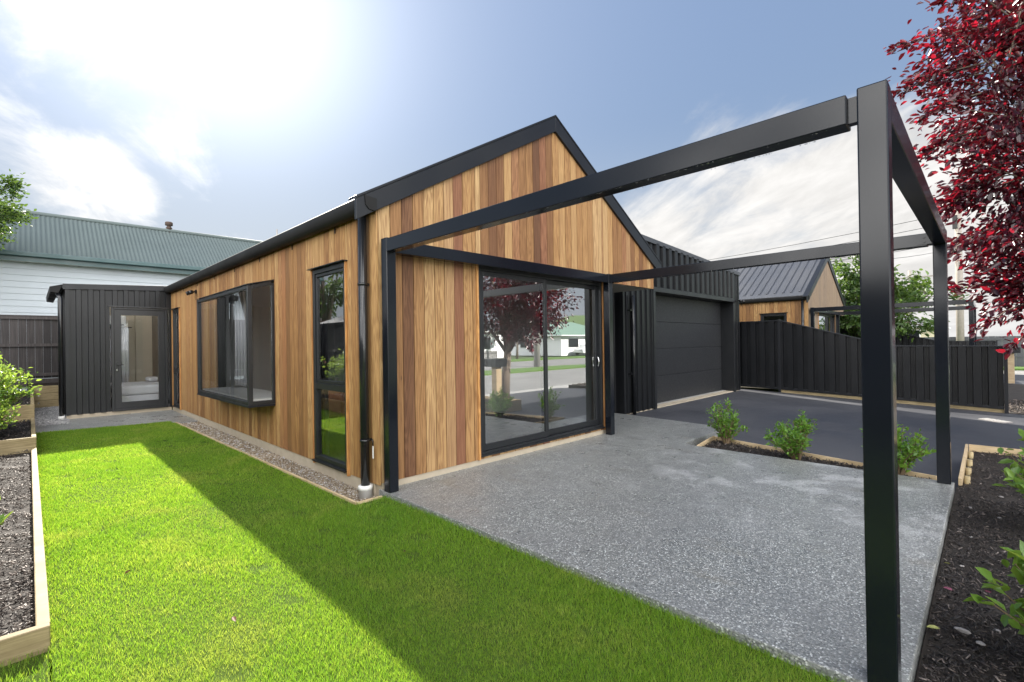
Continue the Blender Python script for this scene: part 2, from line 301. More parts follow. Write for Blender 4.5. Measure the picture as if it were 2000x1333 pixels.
# ------------------------------------------------------------------ mesh helpers
class MB:
    def __init__(s): s.v = []; s.f = []; s.sm = []
    def add(s, vs, fs, smooth=False):
        o = len(s.v); s.v += [tuple(v) for v in vs]; s.f += [tuple(i+o for i in f) for f in fs]; s.sm += [smooth]*len(fs); return s
    def hexa(s, p):   # 8 points: bottom ring then top ring, counter clockwise
        return s.add(p, [(3, 2, 1, 0), (4, 5, 6, 7), (0, 1, 5, 4), (1, 2, 6, 5), (2, 3, 7, 6), (3, 0, 4, 7)])
    def box(s, x0, x1, y0, y1, z0, z1):
        x0, x1 = sorted((x0, x1)); y0, y1 = sorted((y0, y1)); z0, z1 = sorted((z0, z1))
        return s.hexa([(x0, y0, z0), (x1, y0, z0), (x1, y1, z0), (x0, y1, z0), (x0, y0, z1), (x1, y0, z1), (x1, y1, z1), (x0, y1, z1)])
    def bar(s, a, b, wd, h, up=(0, 0, 1)):
        a = Vector(a); b = Vector(b); d = (b-a).normalized(); sd_ = d.cross(Vector(up)); 
        if sd_.length < 1e-4: sd_ = d.cross(Vector((1, 0, 0)))
        sd_.normalize(); upv = sd_.cross(d); hw = sd_*wd/2; hh = upv*h/2
        return s.hexa([a-hw-hh, a+hw-hh, b+hw-hh, b-hw-hh, a-hw+hh, a+hw+hh, b+hw+hh, b-hw+hh])
    def tube(s, pts, rad, n=10, cap=True):
        pts = [Vector(p) for p in pts]; rads = rad if isinstance(rad, (list, tuple)) else [rad]*len(pts); vs = []; fs = []
        ref = None
        for i, p in enumerate(pts):
            d = (pts[min(i+1, len(pts)-1)] - pts[max(i-1, 0)]).normalized()
            if ref is None: ref = Vector((0, 0, 1)) if abs(d.z) < 0.9 else Vector((1, 0, 0))
            a = d.cross(ref).normalized(); b_ = a.cross(d).normalized(); ref = b_
            for k in range(n):
                t = 2*math.pi*k/n; vs.append(p + (a*math.cos(t) + b_*math.sin(t))*rads[i])
        for i in range(len(pts)-1):
            for k in range(n):
                fs.append((i*n+k, i*n+(k+1) % n, (i+1)*n+(k+1) % n, (i+1)*n+k))
        s.add(vs, fs, True)
        if cap:
            m_ = (len(pts)-1)*n
            o = len(s.v)-len(vs); s.f += [tuple(o+k for k in range(n-1, -1, -1)), tuple(o+m_+k for k in range(n))]; s.sm += [False, False]
        return s
    def lathe(s, c, prof, n=16):
        vs = []; fs = []
        for r, z in prof:
            for k in range(n): vs.append((c[0]+r*math.cos(2*math.pi*k/n), c[1]+r*math.sin(2*math.pi*k/n), c[2]+z))
        for i in range(len(prof)-1):
            for k in range(n): fs.append((i*n+k, i*n+(k+1) % n, (i+1)*n+(k+1) % n, (i+1)*n+k))
        s.add(vs, fs, True); o = len(s.v)-len(vs); m_ = (len(prof)-1)*n
        s.f += [tuple(o+k for k in range(n-1, -1, -1)), tuple(o+m_+k for k in range(n))]; s.sm += [False, False]
        return s
    def quad(s, a, b, c, d): return s.add([a, b, c, d], [(0, 1, 2, 3)])
    def poly(s, pts, z0, z1):
        n = len(pts); vs = [(x, y, (z0(x, y) if callable(z0) else z0)) for x, y in pts] + [(x, y, (z1(x, y) if callable(z1) else z1)) for x, y in pts]
        fs = [tuple(range(n-1, -1, -1)), tuple(range(n, 2*n))] + [(i, (i+1) % n, n+(i+1) % n, n+i) for i in range(n)]
        return s.add(vs, fs)
    def ring_xz(s, x0, x1, z0, z1, wd, y0, y1, wb=None):
        wb = wb or wd
        s.box(x0, x0+wd, y0, y1, z0, z1); s.box(x1-wd, x1, y0, y1, z0, z1)
        s.box(x0+wd, x1-wd, y0, y1, z0, z0+wb); s.box(x0+wd, x1-wd, y0, y1, z1-wd, z1); return s
    def ring_yz(s, y0, y1, z0, z1, wd, x0, x1, wb=None):
        wb = wb or wd
        s.box(x0, x1, y0, y0+wd, z0, z1); s.box(x0, x1, y1-wd, y1, z0, z1)
        s.box(x0, x1, y0+wd, y1-wd, z0, z0+wb); s.box(x0, x1, y0+wd, y1-wd, z1-wd, z1); return s
    def build(s, name, mat, parent=None, bevel=0.0):
        me = bpy.data.meshes.new(name); me.from_pydata(s.v, [], s.f); me.polygons.foreach_set('use_smooth', s.sm); me.update()
        return place(name, me, mat, parent, bevel)
def place(name, me, mat, parent=None, bevel=0.0):
    if isinstance(mat, str): mat = M[mat]
    me.materials.append(mat)
    o = bpy.data.objects.new(name, me); COL.objects.link(o)
    if parent is not None:
        o.parent = parent
        off = Vector((0, 0, 0)); p = parent
        while p is not None: off += p.location; p = p.parent
        o.location = -off
    if bevel:
        b = o.modifiers.new('bevel', 'BEVEL'); b.width = bevel; b.segments = 2; b.limit_method = 'ANGLE'
    return o
def raw(name, V, F, mat, parent=None, smooth=False):
    """V (n,3) array, F list of (k,m) index arrays"""
    me = bpy.data.meshes.new(name); me.vertices.add(len(V)); me.vertices.foreach_set('co', np.asarray(V, np.float32).ravel())
    lens = np.concatenate([np.full(len(f), f.shape[1]) for f in F]); loops = np.concatenate([f.ravel() for f in F]).astype(np.int32)
    me.loops.add(len(loops)); me.loops.foreach_set('vertex_index', loops)
    me.polygons.add(len(lens)); me.polygons.foreach_set('loop_start', np.concatenate([[0], np.cumsum(lens)[:-1]]).astype(np.int32))
    if smooth: me.polygons.foreach_set('use_smooth', np.ones(len(lens), bool))
    me.update(calc_edges=True); me.validate()
    return place(name, me, mat, parent)
def empty(name, loc, label, cat, group=None):
    o = bpy.data.objects.new(name, None); COL.objects.link(o); o.location = loc; o.empty_display_size = 0.3
    return tag(o, label, cat, group)
def tag(o, label, cat, group=None):
    o['label'] = label; o['category'] = cat
    if group: o['group'] = group
    return o
def kind(o, k): o['kind'] = k; return o
def copy_thing(o, off, label=None, skip=(), rot=0.0, scale=None):
    def rec(src, par):
        c = src.copy(); COL.objects.link(c); c.parent = par
        for ch in list(src.children):
            if ch.name.split('.')[0] not in skip: rec(ch, c)
        return c
    c = rec(o, None); c.location = o.location + Vector(off); c.rotation_euler.z += rot
    if scale: c.scale = (scale, scale, scale)
    if label: c['label'] = label
    return c

def boards(mb, axis, a0, a1, w_, depth0, depth1, zb, zt, openings=(), gap=0.0075):
    """vertical boards along axis ('x' or 'y'); zt callable of the coordinate; openings (a0,a1,z0,z1)"""
    cuts = [a0]; a = a0
    while a < a1-1e-6: a = min(a+w_, a1); cuts.append(a)
    for o in openings:
        cuts += [x for x in (o[0], o[1]) if a0 < x < a1]
    cuts = sorted(cuts); c2 = [cuts[0]]
    for c in cuts[1:]:
        if c-c2[-1] > 0.012: c2.append(c)
    for l, r in zip(c2[:-1], c2[1:]):
        mid = (l+r)/2; l_ = l+gap/2; r_ = r-gap/2
        iv = [(zb, None)]
        for o in sorted(openings, key=lambda o: o[2]):
            if o[0] < mid < o[1]:
                last = iv.pop(); 
                if o[2]-last[0] > 0.02: iv.append((last[0], o[2]))
                iv.append((o[3], None))
        dj = random.uniform(-0.0012, 0.0012)
        for z0, z1 in iv:
            tl, tr = (zt(l_), zt(r_)) if z1 is None else (z1, z1)
            if min(tl, tr) - z0 < 0.02: continue
            if axis == 'x': mb.hexa([(l_, depth0+dj, z0), (r_, depth0+dj, z0), (r_, depth1, z0), (l_, depth1, z0), (l_, depth0+dj, tl), (r_, depth0+dj, tr), (r_, depth1, tr), (l_, depth1, tl)])
            else: mb.hexa([(depth0+dj, r_, z0), (depth0+dj, l_, z0), (depth1, l_, z0), (depth1, r_, z0), (depth0+dj, r_, tr), (depth0+dj, l_, tl), (depth1, l_, tl), (depth1, r_, tr)])
def ribs(mb, axis, a0, a1, face, out, zb, zt, period=0.2, depth=0.028, rib=0.45, phase=0.0, sl=0.05):
    """trapezoidal vertical sheet: face coordinate and outward sign; extruded from zb to zt(a)"""
    pr = [(0.0, 0.0), (1-rib-sl, 0.0), (1-rib, 1.0), (1-sl, 1.0)]
    pts = []; k = -1
    while a0 + (k-phase)*period < a1:
        for u, d in pr: pts.append((a0+(k-phase+u)*period, d*depth))
        k += 1
    pts = [p for p in pts if a0 < p[0] < a1]; pts = [(a0, pts[0][1])] + pts + [(a1, pts[-1][1])]
    zf = zt if callable(zt) else (lambda a: zt); bf = zb if callable(zb) else (lambda a: zb)
    vs = []
    for a, d in pts:
        q = face + out*d
        vs += [(a, q, bf(a)), (a, q, zf(a))] if axis == 'x' else [(q, a, bf(a)), (q, a, zf(a))]
    n = len(pts); mb.add(vs, [(2*i, 2*i+2, 2*i+3, 2*i+1) for i in range(n-1)])

def leaf_cloud(name, P_, N_, size, mat, parent=None, fold=0.25, asp=0.5, droop=None, jit=0.9):
    """P_ (n,3) leaf bases, N_ (n,3) pointing directions; each leaf a folded six-vertex blade"""
    n = len(P_); N_ = N_/np.linalg.norm(N_, axis=1, keepdims=True)
    N_ = N_ + rng.normal(0, jit*0.5, (n, 3)); N_ /= np.linalg.norm(N_, axis=1, keepdims=True)
    up = rng.normal(0, 0.6, (n, 3)) + np.array([0, 0, 0.8]); S = np.cross(N_, up); S /= np.linalg.norm(S, axis=1, keepdims=True)+1e-9
    U = np.cross(S, N_); L = (size*rng.uniform(0.6, 1.25, n))[:, None]; W = L*asp
    b = P_; tip = P_ + N_*L - U*L*0.12
    m1 = P_ + N_*L*0.33; m2 = P_ + N_*L*0.70
    l1 = m1 + S*W*0.48 + U*W*fold; r1 = m1 - S*W*0.48 + U*W*fold; l2 = m2 + S*W*0.40 + U*W*fold*0.7 - U*L*0.04; r2 = m2 - S*W*0.40 + U*W*fold*0.7 - U*L*0.04
    V = np.stack([b, l1, l2, tip, r2, r1], 1).reshape(-1, 3); i0 = np.arange(n)*6
    F = [np.concatenate([np.stack([i0, i0+3, i0+2, i0+1], 1), np.stack([i0, i0+5, i0+4, i0+3], 1)])]
    return raw(name, V, F, mat, parent, False)

def rand_dirs(n):
    d = rng.normal(size=(n, 3)); return d/np.linalg.norm(d, axis=1, keepdims=True)

# ================================================================== THE SETTING
gz = -0.05
def drive_z(x, y): return -0.05 - 0.041*max(0.0, 1.0-y) if y > -9 else -0.46
kind(MB().poly([(-900, -900), (900, -900), (900, 900), (-900, 900)], -0.9, -0.62).build('ground', 'ground'), 'structure')
lot = MB().poly([(-6.0, -7.3), (13.0, -7.3), (29, -7.3), (29, 30), (-20, 30), (-20, -7.3)], -0.6, -0.40)
kind(lot.build('lot_ground', 'lawnsoil'), 'structure')
lawn = MB().poly([(-2.3, -7.2), (0.02, -7.2), (0.0, -0.02), (-0.30, -0.02), (-0.40, 7.3), (-2.3, 7.55)], -0.35, -0.050)
kind(lawn.build('lawn_soil', 'lawnsoil'), 'structure')
patio = MB().poly([(0.0, -3.84), (3.83, -3.84), (3.83, -1.33), (3.90, -1.13), (5.45, -1.13), (5.66, 0.86), (5.66, 2.6), (3.9, 2.6), (3.9, 0.10), (0.0, 0.10)], -0.34, 0.0)
kind(patio.build('patio_slab', 'agg', None, 0.006), 'structure')
apron = MB().poly([(-2.34, 7.58), (-0.42, 7.33), (-0.42, 7.0), (-0.03, 7.0), (-0.03, 9.42), (-1.80, 9.42), (-1.80, 12.68), (-2.34, 12.68)], -0.35, -0.045)
kind(apron.build('path_slab', 'agg'), 'structure')
# driveway: sloping sheet down to the street
dv = []; df = []; ys = [2.6, 1.0, -0.5, -2.0, -3.90]; 
def row(y, xl, xr): return [(xl, y, drive_z(0, y)), (xr, y, drive_z(0, y))]
m_ = MB()
seq = [(2.6, 5.66, 12.38), (0.95, 5.66, 12.38), (-1.13, 5.40, 12.38), (-1.26, 4.62, 12.38), (-3.70, 4.02, 12.38), (-3.88, 4.0, 12.38)]
for (ya, xa, xb), (yb, xc, xd) in zip(seq[:-1], seq[1:]):
    m_.add([(xc, yb, drive_z(0, yb)), (xd, yb, drive_z(0, yb)), (xb, ya, drive_z(0, ya)), (xa, ya, drive_z(0, ya))], [(0, 1, 2, 3)])
for ya, yb in ((-3.88, -5.5), (-5.5, -7.3)):
    m_.add([(6.13, yb, drive_z(0, yb)), (12.38, yb, drive_z(0, yb)), (12.38, ya, drive_z(0, ya)), (6.13, ya, drive_z(0, ya))], [(0, 1, 2, 3)])
m_.add([(6.0, -8.5, -0.455), (12.6, -8.5, -0.455), (12.38, -7.3, drive_z(0, -7.3)), (6.13, -7.3, drive_z(0, -7.3))], [(0, 1, 2, 3)])
kind(m_.build('driveway', 'asphalt'), 'structure')
m_ = MB(); m_.add([(x+15.5, y, z) for x, y, z in [(4.0, -3.9, -.25), (12.4, -3.9, -.25), (12.4, 2.6, -.05), (5.66, 2.6, -.05)]], [(0, 1, 2, 3)])
m_.add([(21.6, -8.5, -.455), (28.0, -8.5, -.455), (27.9, -3.9, -.25), (21.6, -3.9, -.25)], [(0, 1, 2, 3)])
kind(m_.build('driveway', 'asphalt'), 'structure')
kind(MB().poly([(12.45, -7.3), (21.5, -7.3), (21.5, -3.95), (19.5, -3.95), (15.5, 0.0), (12.45, 0.0)], -0.5, -0.27).build('ground', 'earth'), 'structure')
# street behind the camera
kind(MB().box(-200, 28.9, -8.42, -7.32, -0.6, -0.42).build('footpath', 'footpath'), 'structure')
kerb = MB().box(-200, 5.9, -8.62, -8.44, -0.6, -0.43); kerb.box(12.7, 21.5, -8.62, -8.44, -0.6, -0.43); kerb.box(28.1, 29.3, -8.62, -8.44, -0.6, -0.43)
kind(kerb.build('kerb', 'footpath'), 'structure')
kind(MB().box(-300, 300, -17.4, -8.64, -0.62, -0.55).build('road', 'road'), 'structure')
kind(MB().box(29.4, 36.4, -8.63, 120, -0.62, -0.546).build('road', 'road'), 'structure')
kind(MB().poly([(-300, -20.2), (28, -20.2), (31, -19.0), (31, -18.4), (28, -17.45), (-300, -17.45)], -0.62, -0.46).build('verge', 'verge'), 'structure')
kind(MB().box(-300, 300, -31.0, -20.25, -0.62, -0.551).build('road', 'road'), 'structure')
kind(MB().box(-300, 300, -34.5, -31.05, -0.62, -0.44).build('verge', 'verge'), 'structure')
kind(MB().box(36.5, 39.0, -8.6, 120, -0.62, -0.44).build('verge', 'verge'), 'structure')
# hills
def hill(name, cx, cy, rx, ry, h, seed):
    g = np.random.default_rng(seed); n = 56; vs = []; fs = []
    ph = g.uniform(0, 6.28, (6, 2)); 
    for i in range(n+1):
        for j in range(n+1):
            u = -1+2*i/n; v = -1+2*j/n; r2 = math.hypot(u, v)
            b = max(0.0, math.cos(min(1.0, r2)*math.pi/2))**1.4
            q = sum(math.sin(u*(3+k*2.3)+ph[k, 0])*math.sin(v*(3+k*2.1)+ph[k, 1])/(k+1.6) for k in range(6))
            vs.append((cx+u*rx, cy+v*ry, -0.9+h*b*(1+0.30*q)))
    for i in range(n):
        for j in range(n): fs.append((i*(n+1)+j, (i+1)*(n+1)+j, (i+1)*(n+1)+j+1, i*(n+1)+j+1))
    m = MB(); m.add(vs, fs, True); return kind(m.build(name, 'hill'), 'structure')
hill('hill', 640, -360, 250, 230, 62, 3)
hill('hill', 420, -640, 420, 220, 30, 5)

# ================================================================== OUR HOUSE
AX, AZ, TAN = 2.66, 4.42, 0.582
def roofz(x): return AZ - abs(x-AX)*TAN
WY = 0.05; WX = -0.02; YB = 9.45; YEND = 12.4
house = empty('cedar_house', (2.66, 0.05, 0), 'cedar-clad gabled house with charcoal garage and bay window, nearest the lawn and patio', 'house', 'cedar gabled houses')
DO = (1.235, 3.765, 0.09, 2.30)      # sliding door opening
# gable boards
m_ = MB()
boards(m_, 'x', 0.0, 3.93, 0.131, WY, WY+0.02, 0.065, lambda x: roofz(x)-0.165, [DO])
boards(m_, 'x', 3.93, 5.335, 0.131, WY, WY+0.02, 2.30, lambda x: roofz(x)-0.165)
gable = m_.build('gable_wall', 'cedar', house)
m_ = MB()   # dark lining behind the boards (with the opening left free)
def gl_quad(x0, x1, z0, zt): m_.hexa([(x0, WY+.021, z0), (x1, WY+.021, z0), (x1, WY+.10, z0), (x0, WY+.10, z0), (x0, WY+.021, zt(x0)), (x1, WY+.021, zt(x1)), (x1, WY+.10, zt(x1)), (x0, WY+.10, zt(x0))])
rz = lambda x: roofz(x)-0.17
gl_quad(0.005, DO[0]-.03, .068, rz); gl_quad(DO[0]-.03, AX, DO[3]+.02, rz); gl_quad(AX, DO[1]+.03, DO[3]+.02, rz); gl_quad(DO[1]+.03, 3.925, .068, rz); gl_quad(3.925, 5.325, 2.31, rz)
m_.build('wall_lining', 'frame', gable)
# side wall boards
SO = [(0.655, 1.515, 0.07, 2.285), (2.77, 5.45, 0.62, 2.30), (8.50, 9.22, 0.07, 2.285)]
m_ = MB(); boards(m_, 'y', WY+0.001, YB, 0.128, WX, WX+0.02, 0.05, lambda y: 2.70, SO)
side = m_.build('side_wall', 'cedar_side', house)
m_ = MB()
ys = [WY+.025] + [v for o in SO for v in (o[0], o[1])] + [YB]
for i in range(len(ys)-1):
    if i % 2 == 0: m_.box(WX+.021, WX+.10, ys[i], ys[i+1], .055, 2.70)
    else:
        o = SO[i//2]; m_.box(WX+.021, WX+.10, o[0], o[1], .055, o[2]); m_.box(WX+.021, WX+.10, o[0], o[1], o[3], 2.70)
m_.build('wall_lining', 'frame', side)
# right wall (in the entry recess) and rear shell
m_ = MB(); boards(m_, 'y', WY+.03, 2.6, 0.131, 3.931, 3.915, 0.0, lambda y: 2.295); m_.build('recess_wall', 'frame', house)
m_ = MB(); m_.box(3.95, 5.70, 2.55, 2.62, 0.0, 2.295); m_.build('recess_wall', 'metal', house)
m_ = MB(); m_.box(4.3, 5.2, 2.51, 2.548, 0.03, 2.1); fd = m_.build('front_door', 'gdoor', house); MB().tube([(5.1, 2.50, 1.0), (5.1, 2.45, 1.0), (5.0, 2.45, 1.0)], .011).build('handle', 'chrome', fd)
m_ = MB(); m_.box(5.33, 5.42, 2.62, YEND, 0, 2.55); m_.box(0.05, 5.33, YEND-.1, YEND, 0, 2.5)
for xa, xb in ((0.05, AX), (AX, 5.33)): m_.hexa([(xa, YEND-.1, 2.5), (xb, YEND-.1, 2.5), (xb, YEND, 2.5), (xa, YEND, 2.5), (xa, YEND-.1, roofz(xa)-.075), (xb, YEND-.1, roofz(xb)-.075), (xb, YEND, roofz(xb)-.075), (xa, YEND, roofz(xa)-.075)])
m_.box(WX+.02, WX+.1, YB+.001, YEND, 0.0, 2.7); m_.build('rear_wall', 'metal', house)
# foundation
m_ = MB(); m_.box(0.015, 3.91, WY+.012, WY+.12, -0.30, 0.064); m_.box(WX+.012, WX+.13, WY+.125, YB, -0.30, 0.049); m_.build('foundation', 'concrete', house)
# soffit over the entry
MB().box(3.935, 5.33, WY+.022, 2.55, 2.302, 2.33).build('soffit', 'soffit', house)
# roof
m_ = MB(); y0 = 0.0; y1 = YEND+.1; th = 0.07
for sgn in (-1, 1):
    xe = AX + sgn*2.76
    a = [(xe, roofz(xe)), (AX, AZ)]
    m_.hexa([(xe, y0+.03, roofz(xe)-th), (AX, y0+.03, AZ-th), (AX, y1, AZ-th), (xe, y1, roofz(xe)-th), (xe, y0+.03, roofz(xe)), (AX, y0+.03, AZ), (AX, y1, AZ), (xe, y1, roofz(xe))] if sgn < 0 else
            [(AX, y0+.03, AZ-th), (xe, y0+.03, roofz(xe)-th), (xe, y1, roofz(xe)-th), (AX, y1, AZ-th), (AX, y0+.03, AZ), (xe, y0+.03, roofz(xe)), (xe, y1, roofz(xe)), (AX, y1, AZ)])
    y = 0.34
    while y < y1-.1:
        m_.bar((xe-sgn*0.22, y, roofz(xe-sgn*.22)+.012), (AX+sgn*.12, y, AZ-.12*TAN+.012), .045, .022); y += 0.25
roof = m_.build('roof', 'roofm', house)
m_ = MB(); m_.bar((AX-.085, .05, AZ-.018), (AX-.085, y1, AZ-.018), .20, .012, (-.5, 0, .866)); m_.bar((AX+.085, .05, AZ-.018), (AX+.085, y1, AZ-.018), .20, .012, (.5, 0, .866)); m_.build('ridge_cap', 'roofm', roof)
# barge (rake) flashing
for sgn in (-1, 1):
    xe = AX + sgn*2.90; m_ = MB()
    p = lambda x, dz, y: (x, y, roofz(x)+dz)
    a, b_ = (xe, AX) if sgn < 0 else (AX, xe)
    m_.hexa([p(a, -.185, .012), p(b_, -.185, .012), p(b_, -.185, WY-.002), p(a, -.185, WY-.002), p(a, .012, .012), p(b_, .012, .012), p(b_, .012, WY-.002), p(a, .012, WY-.002)])
    m_.hexa([p(a, .0125, .005), p(b_, .0125, .005), p(b_, .0125, .16), p(a, .0125, .16), p(a, .038, .005), p(b_, .038, .005), p(b_, .038, .16), p(a, .038, .16)])
    m_.build('barge_flashing', 'flash', house, 0.003)
# gutter along the left eave
GY0 = 0.0
m_ = MB(); prof = [(-.035, 2.775), (-.035, 2.672), (-.06, 2.655), (-.115, 2.662), (-.150, 2.700), (-.158, 2.786), (-.150, 2.797), (-.143, 2.784)]
vs = []; n = len(prof)
for y in (GY0, YB-.03): vs += [(x, y, z) for x, z in prof]
m_.add(vs, [(i, i+1, n+i+1, n+i) for i in range(n-1)], True)
m_.add([(x, GY0-.001, z) for x, z in prof], [tuple(range(n))]); m_.box(-.036, -.10, GY0, YB-.03, 2.768, 2.771)
gut = m_.build('gutter', 'gutterm', house)
for y in (.9, 2.1, 3.3, 4.5, 5.7, 6.9, 8.1): 
    MB().box(-.030, -.024, y, y+.012, 2.60, 2.668).build('gutter_bracket', 'frame', gut)
# downpipe
dpx, dpy = -.085, .20
dp = MB().tube([(dpx, dpy, 2.66), (dpx, dpy, 0.03)], .042, 16).build('downpipe', 'pipe', house)
for z in (.47, 1.98): MB().tube([(dpx, dpy, z-.012), (dpx, dpy, z+.012)], .047, 16).box(dpx+.0, WX, dpy-.012, dpy+.012, z-.011, z+.011).build('bracket', 'pipe', dp)
MB().lathe((dpx, dpy, -.13), [(.064, 0), (.064, .13), (.068, .131), (.068, .165), (.062, .170), (.045, .172)], 20).build('pipe_collar', 'pvc', dp)
MB().box(-.043, -.039, .115, .135, .30, .42).build('label_tag', 'pvc', dp)
MB().tube([(-.041, .125, .42), (-.038, .13, .47), (-.04, .16, .49)], .006, 6).build('tag_clip', 'pipe', dp)
# tall window, narrow window: frame, two panes, head flashing, reveal boards
def tall_window(y0, y1, tz, open_=False):
    m = MB(); m.ring_yz(y0+.018, y1-.018, .085, 2.265, .048, WX-.012, WX+.05); m.box(WX-.010, WX+.048, y0+.066, y1-.066, tz-.035, tz+.035)
    fr = m.build('window', 'frame', house, .003)
    m = MB(); m.ring_yz(y0+.068, y1-.068, tz+.037, 2.215, .034, WX+.004, WX+.04); m.build('sash', 'frame', fr, .003)
    MB().quad((WX+.023, y1-.103, tz+.072), (WX+.023, y0+.103, tz+.072), (WX+.023, y0+.103, 2.180), (WX+.023, y1-.103, 2.180)).build('pane', 'glass_side', fr)
    MB().quad((WX+.023, y1-.067, .134), (WX+.023, y0+.067, .134), (WX+.023, y0+.067, tz-.036), (WX+.023, y1-.067, tz-.036)).build('pane', 'glass_side', fr)
    MB().box(WX-.060, WX-.001, y0-.02, y1+.02, 2.270, 2.279).build('head_flashing', 'flash', fr)
    MB().box(WX-.045, WX+.03, y0+.02, y1-.02, .066, .083).build('sill', 'frame', fr)
    m = MB(); m.box(WX-.022, WX+.02, y0-.002, y0+.016, .03, 2.268); m.box(WX-.022, WX+.02, y1-.016, y1+.002, .03, 2.268); m.build('reveal', 'cedar_trim', fr)
    return fr
tall_window(.655, 1.515, .93); tall_window(8.50, 9.22, .86)
# bay window
BX = -.35; b0, b1, bz0, bz1 = 2.77, 5.45, .62, 2.20
m_ = MB()
m_.box(BX, BX+.055, b0, b0+.055, bz0, bz1); m_.box(BX, BX+.055, b1-.055, b1, bz0, bz1)
m_.box(BX, BX+.05, b0+.055, b1-.055, bz0, bz0+.05); m_.box(BX, BX+.05, b0+.055, b1-.055, bz1-.05, bz1)
for yy in (b0, b1-.05):
    m_.box(BX+.055, WX+.02, yy, yy+.05, bz0, bz0+.05); m_.box(WX-.03, WX+.03, yy, yy+.05, bz0+.05, 2.24)
    m_.hexa([(BX+.055, yy, bz1-.05), (WX-.03, yy, bz1+.03), (WX-.03, yy+.05, bz1+.03), (BX+.055, yy+.05, bz1-.05), (BX+.055, yy, bz1+.004), (WX-.03, yy, 2.285), (WX-.03, yy+.05, 2.285), (BX+.055, yy+.05, bz1+.004)])
bay = m_.build('bay_window', 'frame', house, .004)
MB().hexa([(BX-.012, b0-.012, bz1+.003), (WX, b0-.012, 2.288), (WX, b1+.012, 2.288), (BX-.012, b1+.012, bz1+.003), (BX-.012, b0-.012, bz1+.014), (WX, b0-.012, 2.30), (WX, b1+.012, 2.30), (BX-.012, b1+.012, bz1+.014)]).build('bay_roof', 'flash', bay)
MB().quad((BX+.023, b1-.056, bz0+.051), (BX+.023, b0+.056, bz0+.051), (BX+.023, b0+.056, bz1-.051), (BX+.023, b1-.056, bz1-.051)).build('pane', M['glass_bay'], bay)
MB().hexa([(BX+.056, b0+.022, bz0+.051), (WX-.031, b0+.022, bz0+.051), (WX-.031, b0+.028, bz0+.051), (BX+.056, b0+.028, bz0+.051), (BX+.056, b0+.022, bz1-.052), (WX-.031, b0+.022, bz1+.026), (WX-.031, b0+.028, bz1+.026), (BX+.056, b0+.028, bz1-.052)]).build('pane', 'glass_clear', bay)
MB().box(BX+.056, WX-.031, b1-.028, b1-.022, bz0+.051, bz1-.052).build('pane', 'glass_clear', bay)
MB().box(BX-.008, WX, b0-.006, b1+.006, bz0-.028, bz0-.001).build('bay_floor', 'flash', bay, .004)
MB().box(BX+.06, 0.30, b0+.052, b1-.052, bz0+.052, bz0+.075).build('window_seat', 'white', bay)
# twin flood light on the side wall
def flood(name, c, dx, dy):
    m = MB(); m.box(c[0]-abs(dy)*.03-.025*abs(dx), c[0]+abs(dy)*.03, c[1]-abs(dx)*.03-.025*abs(dy), c[1]+abs(dx)*.03, c[2]-.04, c[2]+.03)
    for k in (-1, 1):
        a = Vector((c[0]+dx*.03, c[1]+dy*.03, c[2]+.0)); b = a + Vector((dx*.03 + k*abs(dy)*.06, dy*.03 + k*abs(dx)*.06, -.01)); e = b + Vector((dx*.09+k*abs(dy)*.03, dy*.09+k*abs(dx)*.03, -.035))
        m.tube([a, b], .012, 8); m.tube([b, b*.7+e*.3, e], [.022, .036, .040], 12)
    return m.build(name, 'pipe', house)
flood('flood_light', (WX-.005, 7.0, 2.50), -1, 0)
# sliding door
x0, x1, z0, z1 = DO[0]+.025, DO[1]-.02, .10, 2.278
m_ = MB(); m_.ring_xz(x0, x1, z0, z1, .045, WY+.0, WY+.11)
sl_ = m_.build('sliding_door', 'frame', house, .003)
xm = 2.45
m_ = MB(); m_.ring_xz(x0+.047, xm+.035, z0+.047, z1-.047, .052, WY+.015, WY+.05, .07); lf = m_.build('fixed_panel', 'frame', sl_, .003)
MB().quad((x0+.10, WY+.033, z0+.118), (xm-.018, WY+.033, z0+.118), (xm-.018, WY+.033, z1-.10), (x0+.10, WY+.033, z1-.10)).build('pane', 'glass', lf)
m_ = MB(); m_.ring_xz(xm-.02, x1-.047, z0+.047, z1-.047, .056, WY+.058, WY+.095, .075); rf = m_.build('sliding_panel', 'frame', sl_, .003)
MB().quad((xm+.037, WY+.076, z0+.123), (x1-.104, WY+.076, z0+.123), (x1-.104, WY+.076, z1-.104), (xm+.037, WY+.076, z1-.104)).build('pane', 'glass', rf)
MB().tube([(x1-.075, WY+.058, 1.02), (x1-.075, WY+.03, 1.03), (x1-.075, WY+.022, 1.09), (x1-.075, WY+.03, 1.15), (x1-.075, WY+.058, 1.16)], .010, 8).build('handle', 'chrome', rf)
MB().box(x0, x1, WY-.022, WY+.0, .092, .112).build('sill', 'frame', sl_)
m_ = MB(); m_.box(DO[0]-.004, x0-.001, WY-.016, WY+.05, .062, 2.30); m_.box(x1+.001, DO[1]+.004, WY-.016, WY+.05, .062, 2.30); m_.box(x0-.001, x1+.001, WY-.016, WY+.05, z1+.001, 2.30); m_.build('reveal', 'cedar_trim', sl_)
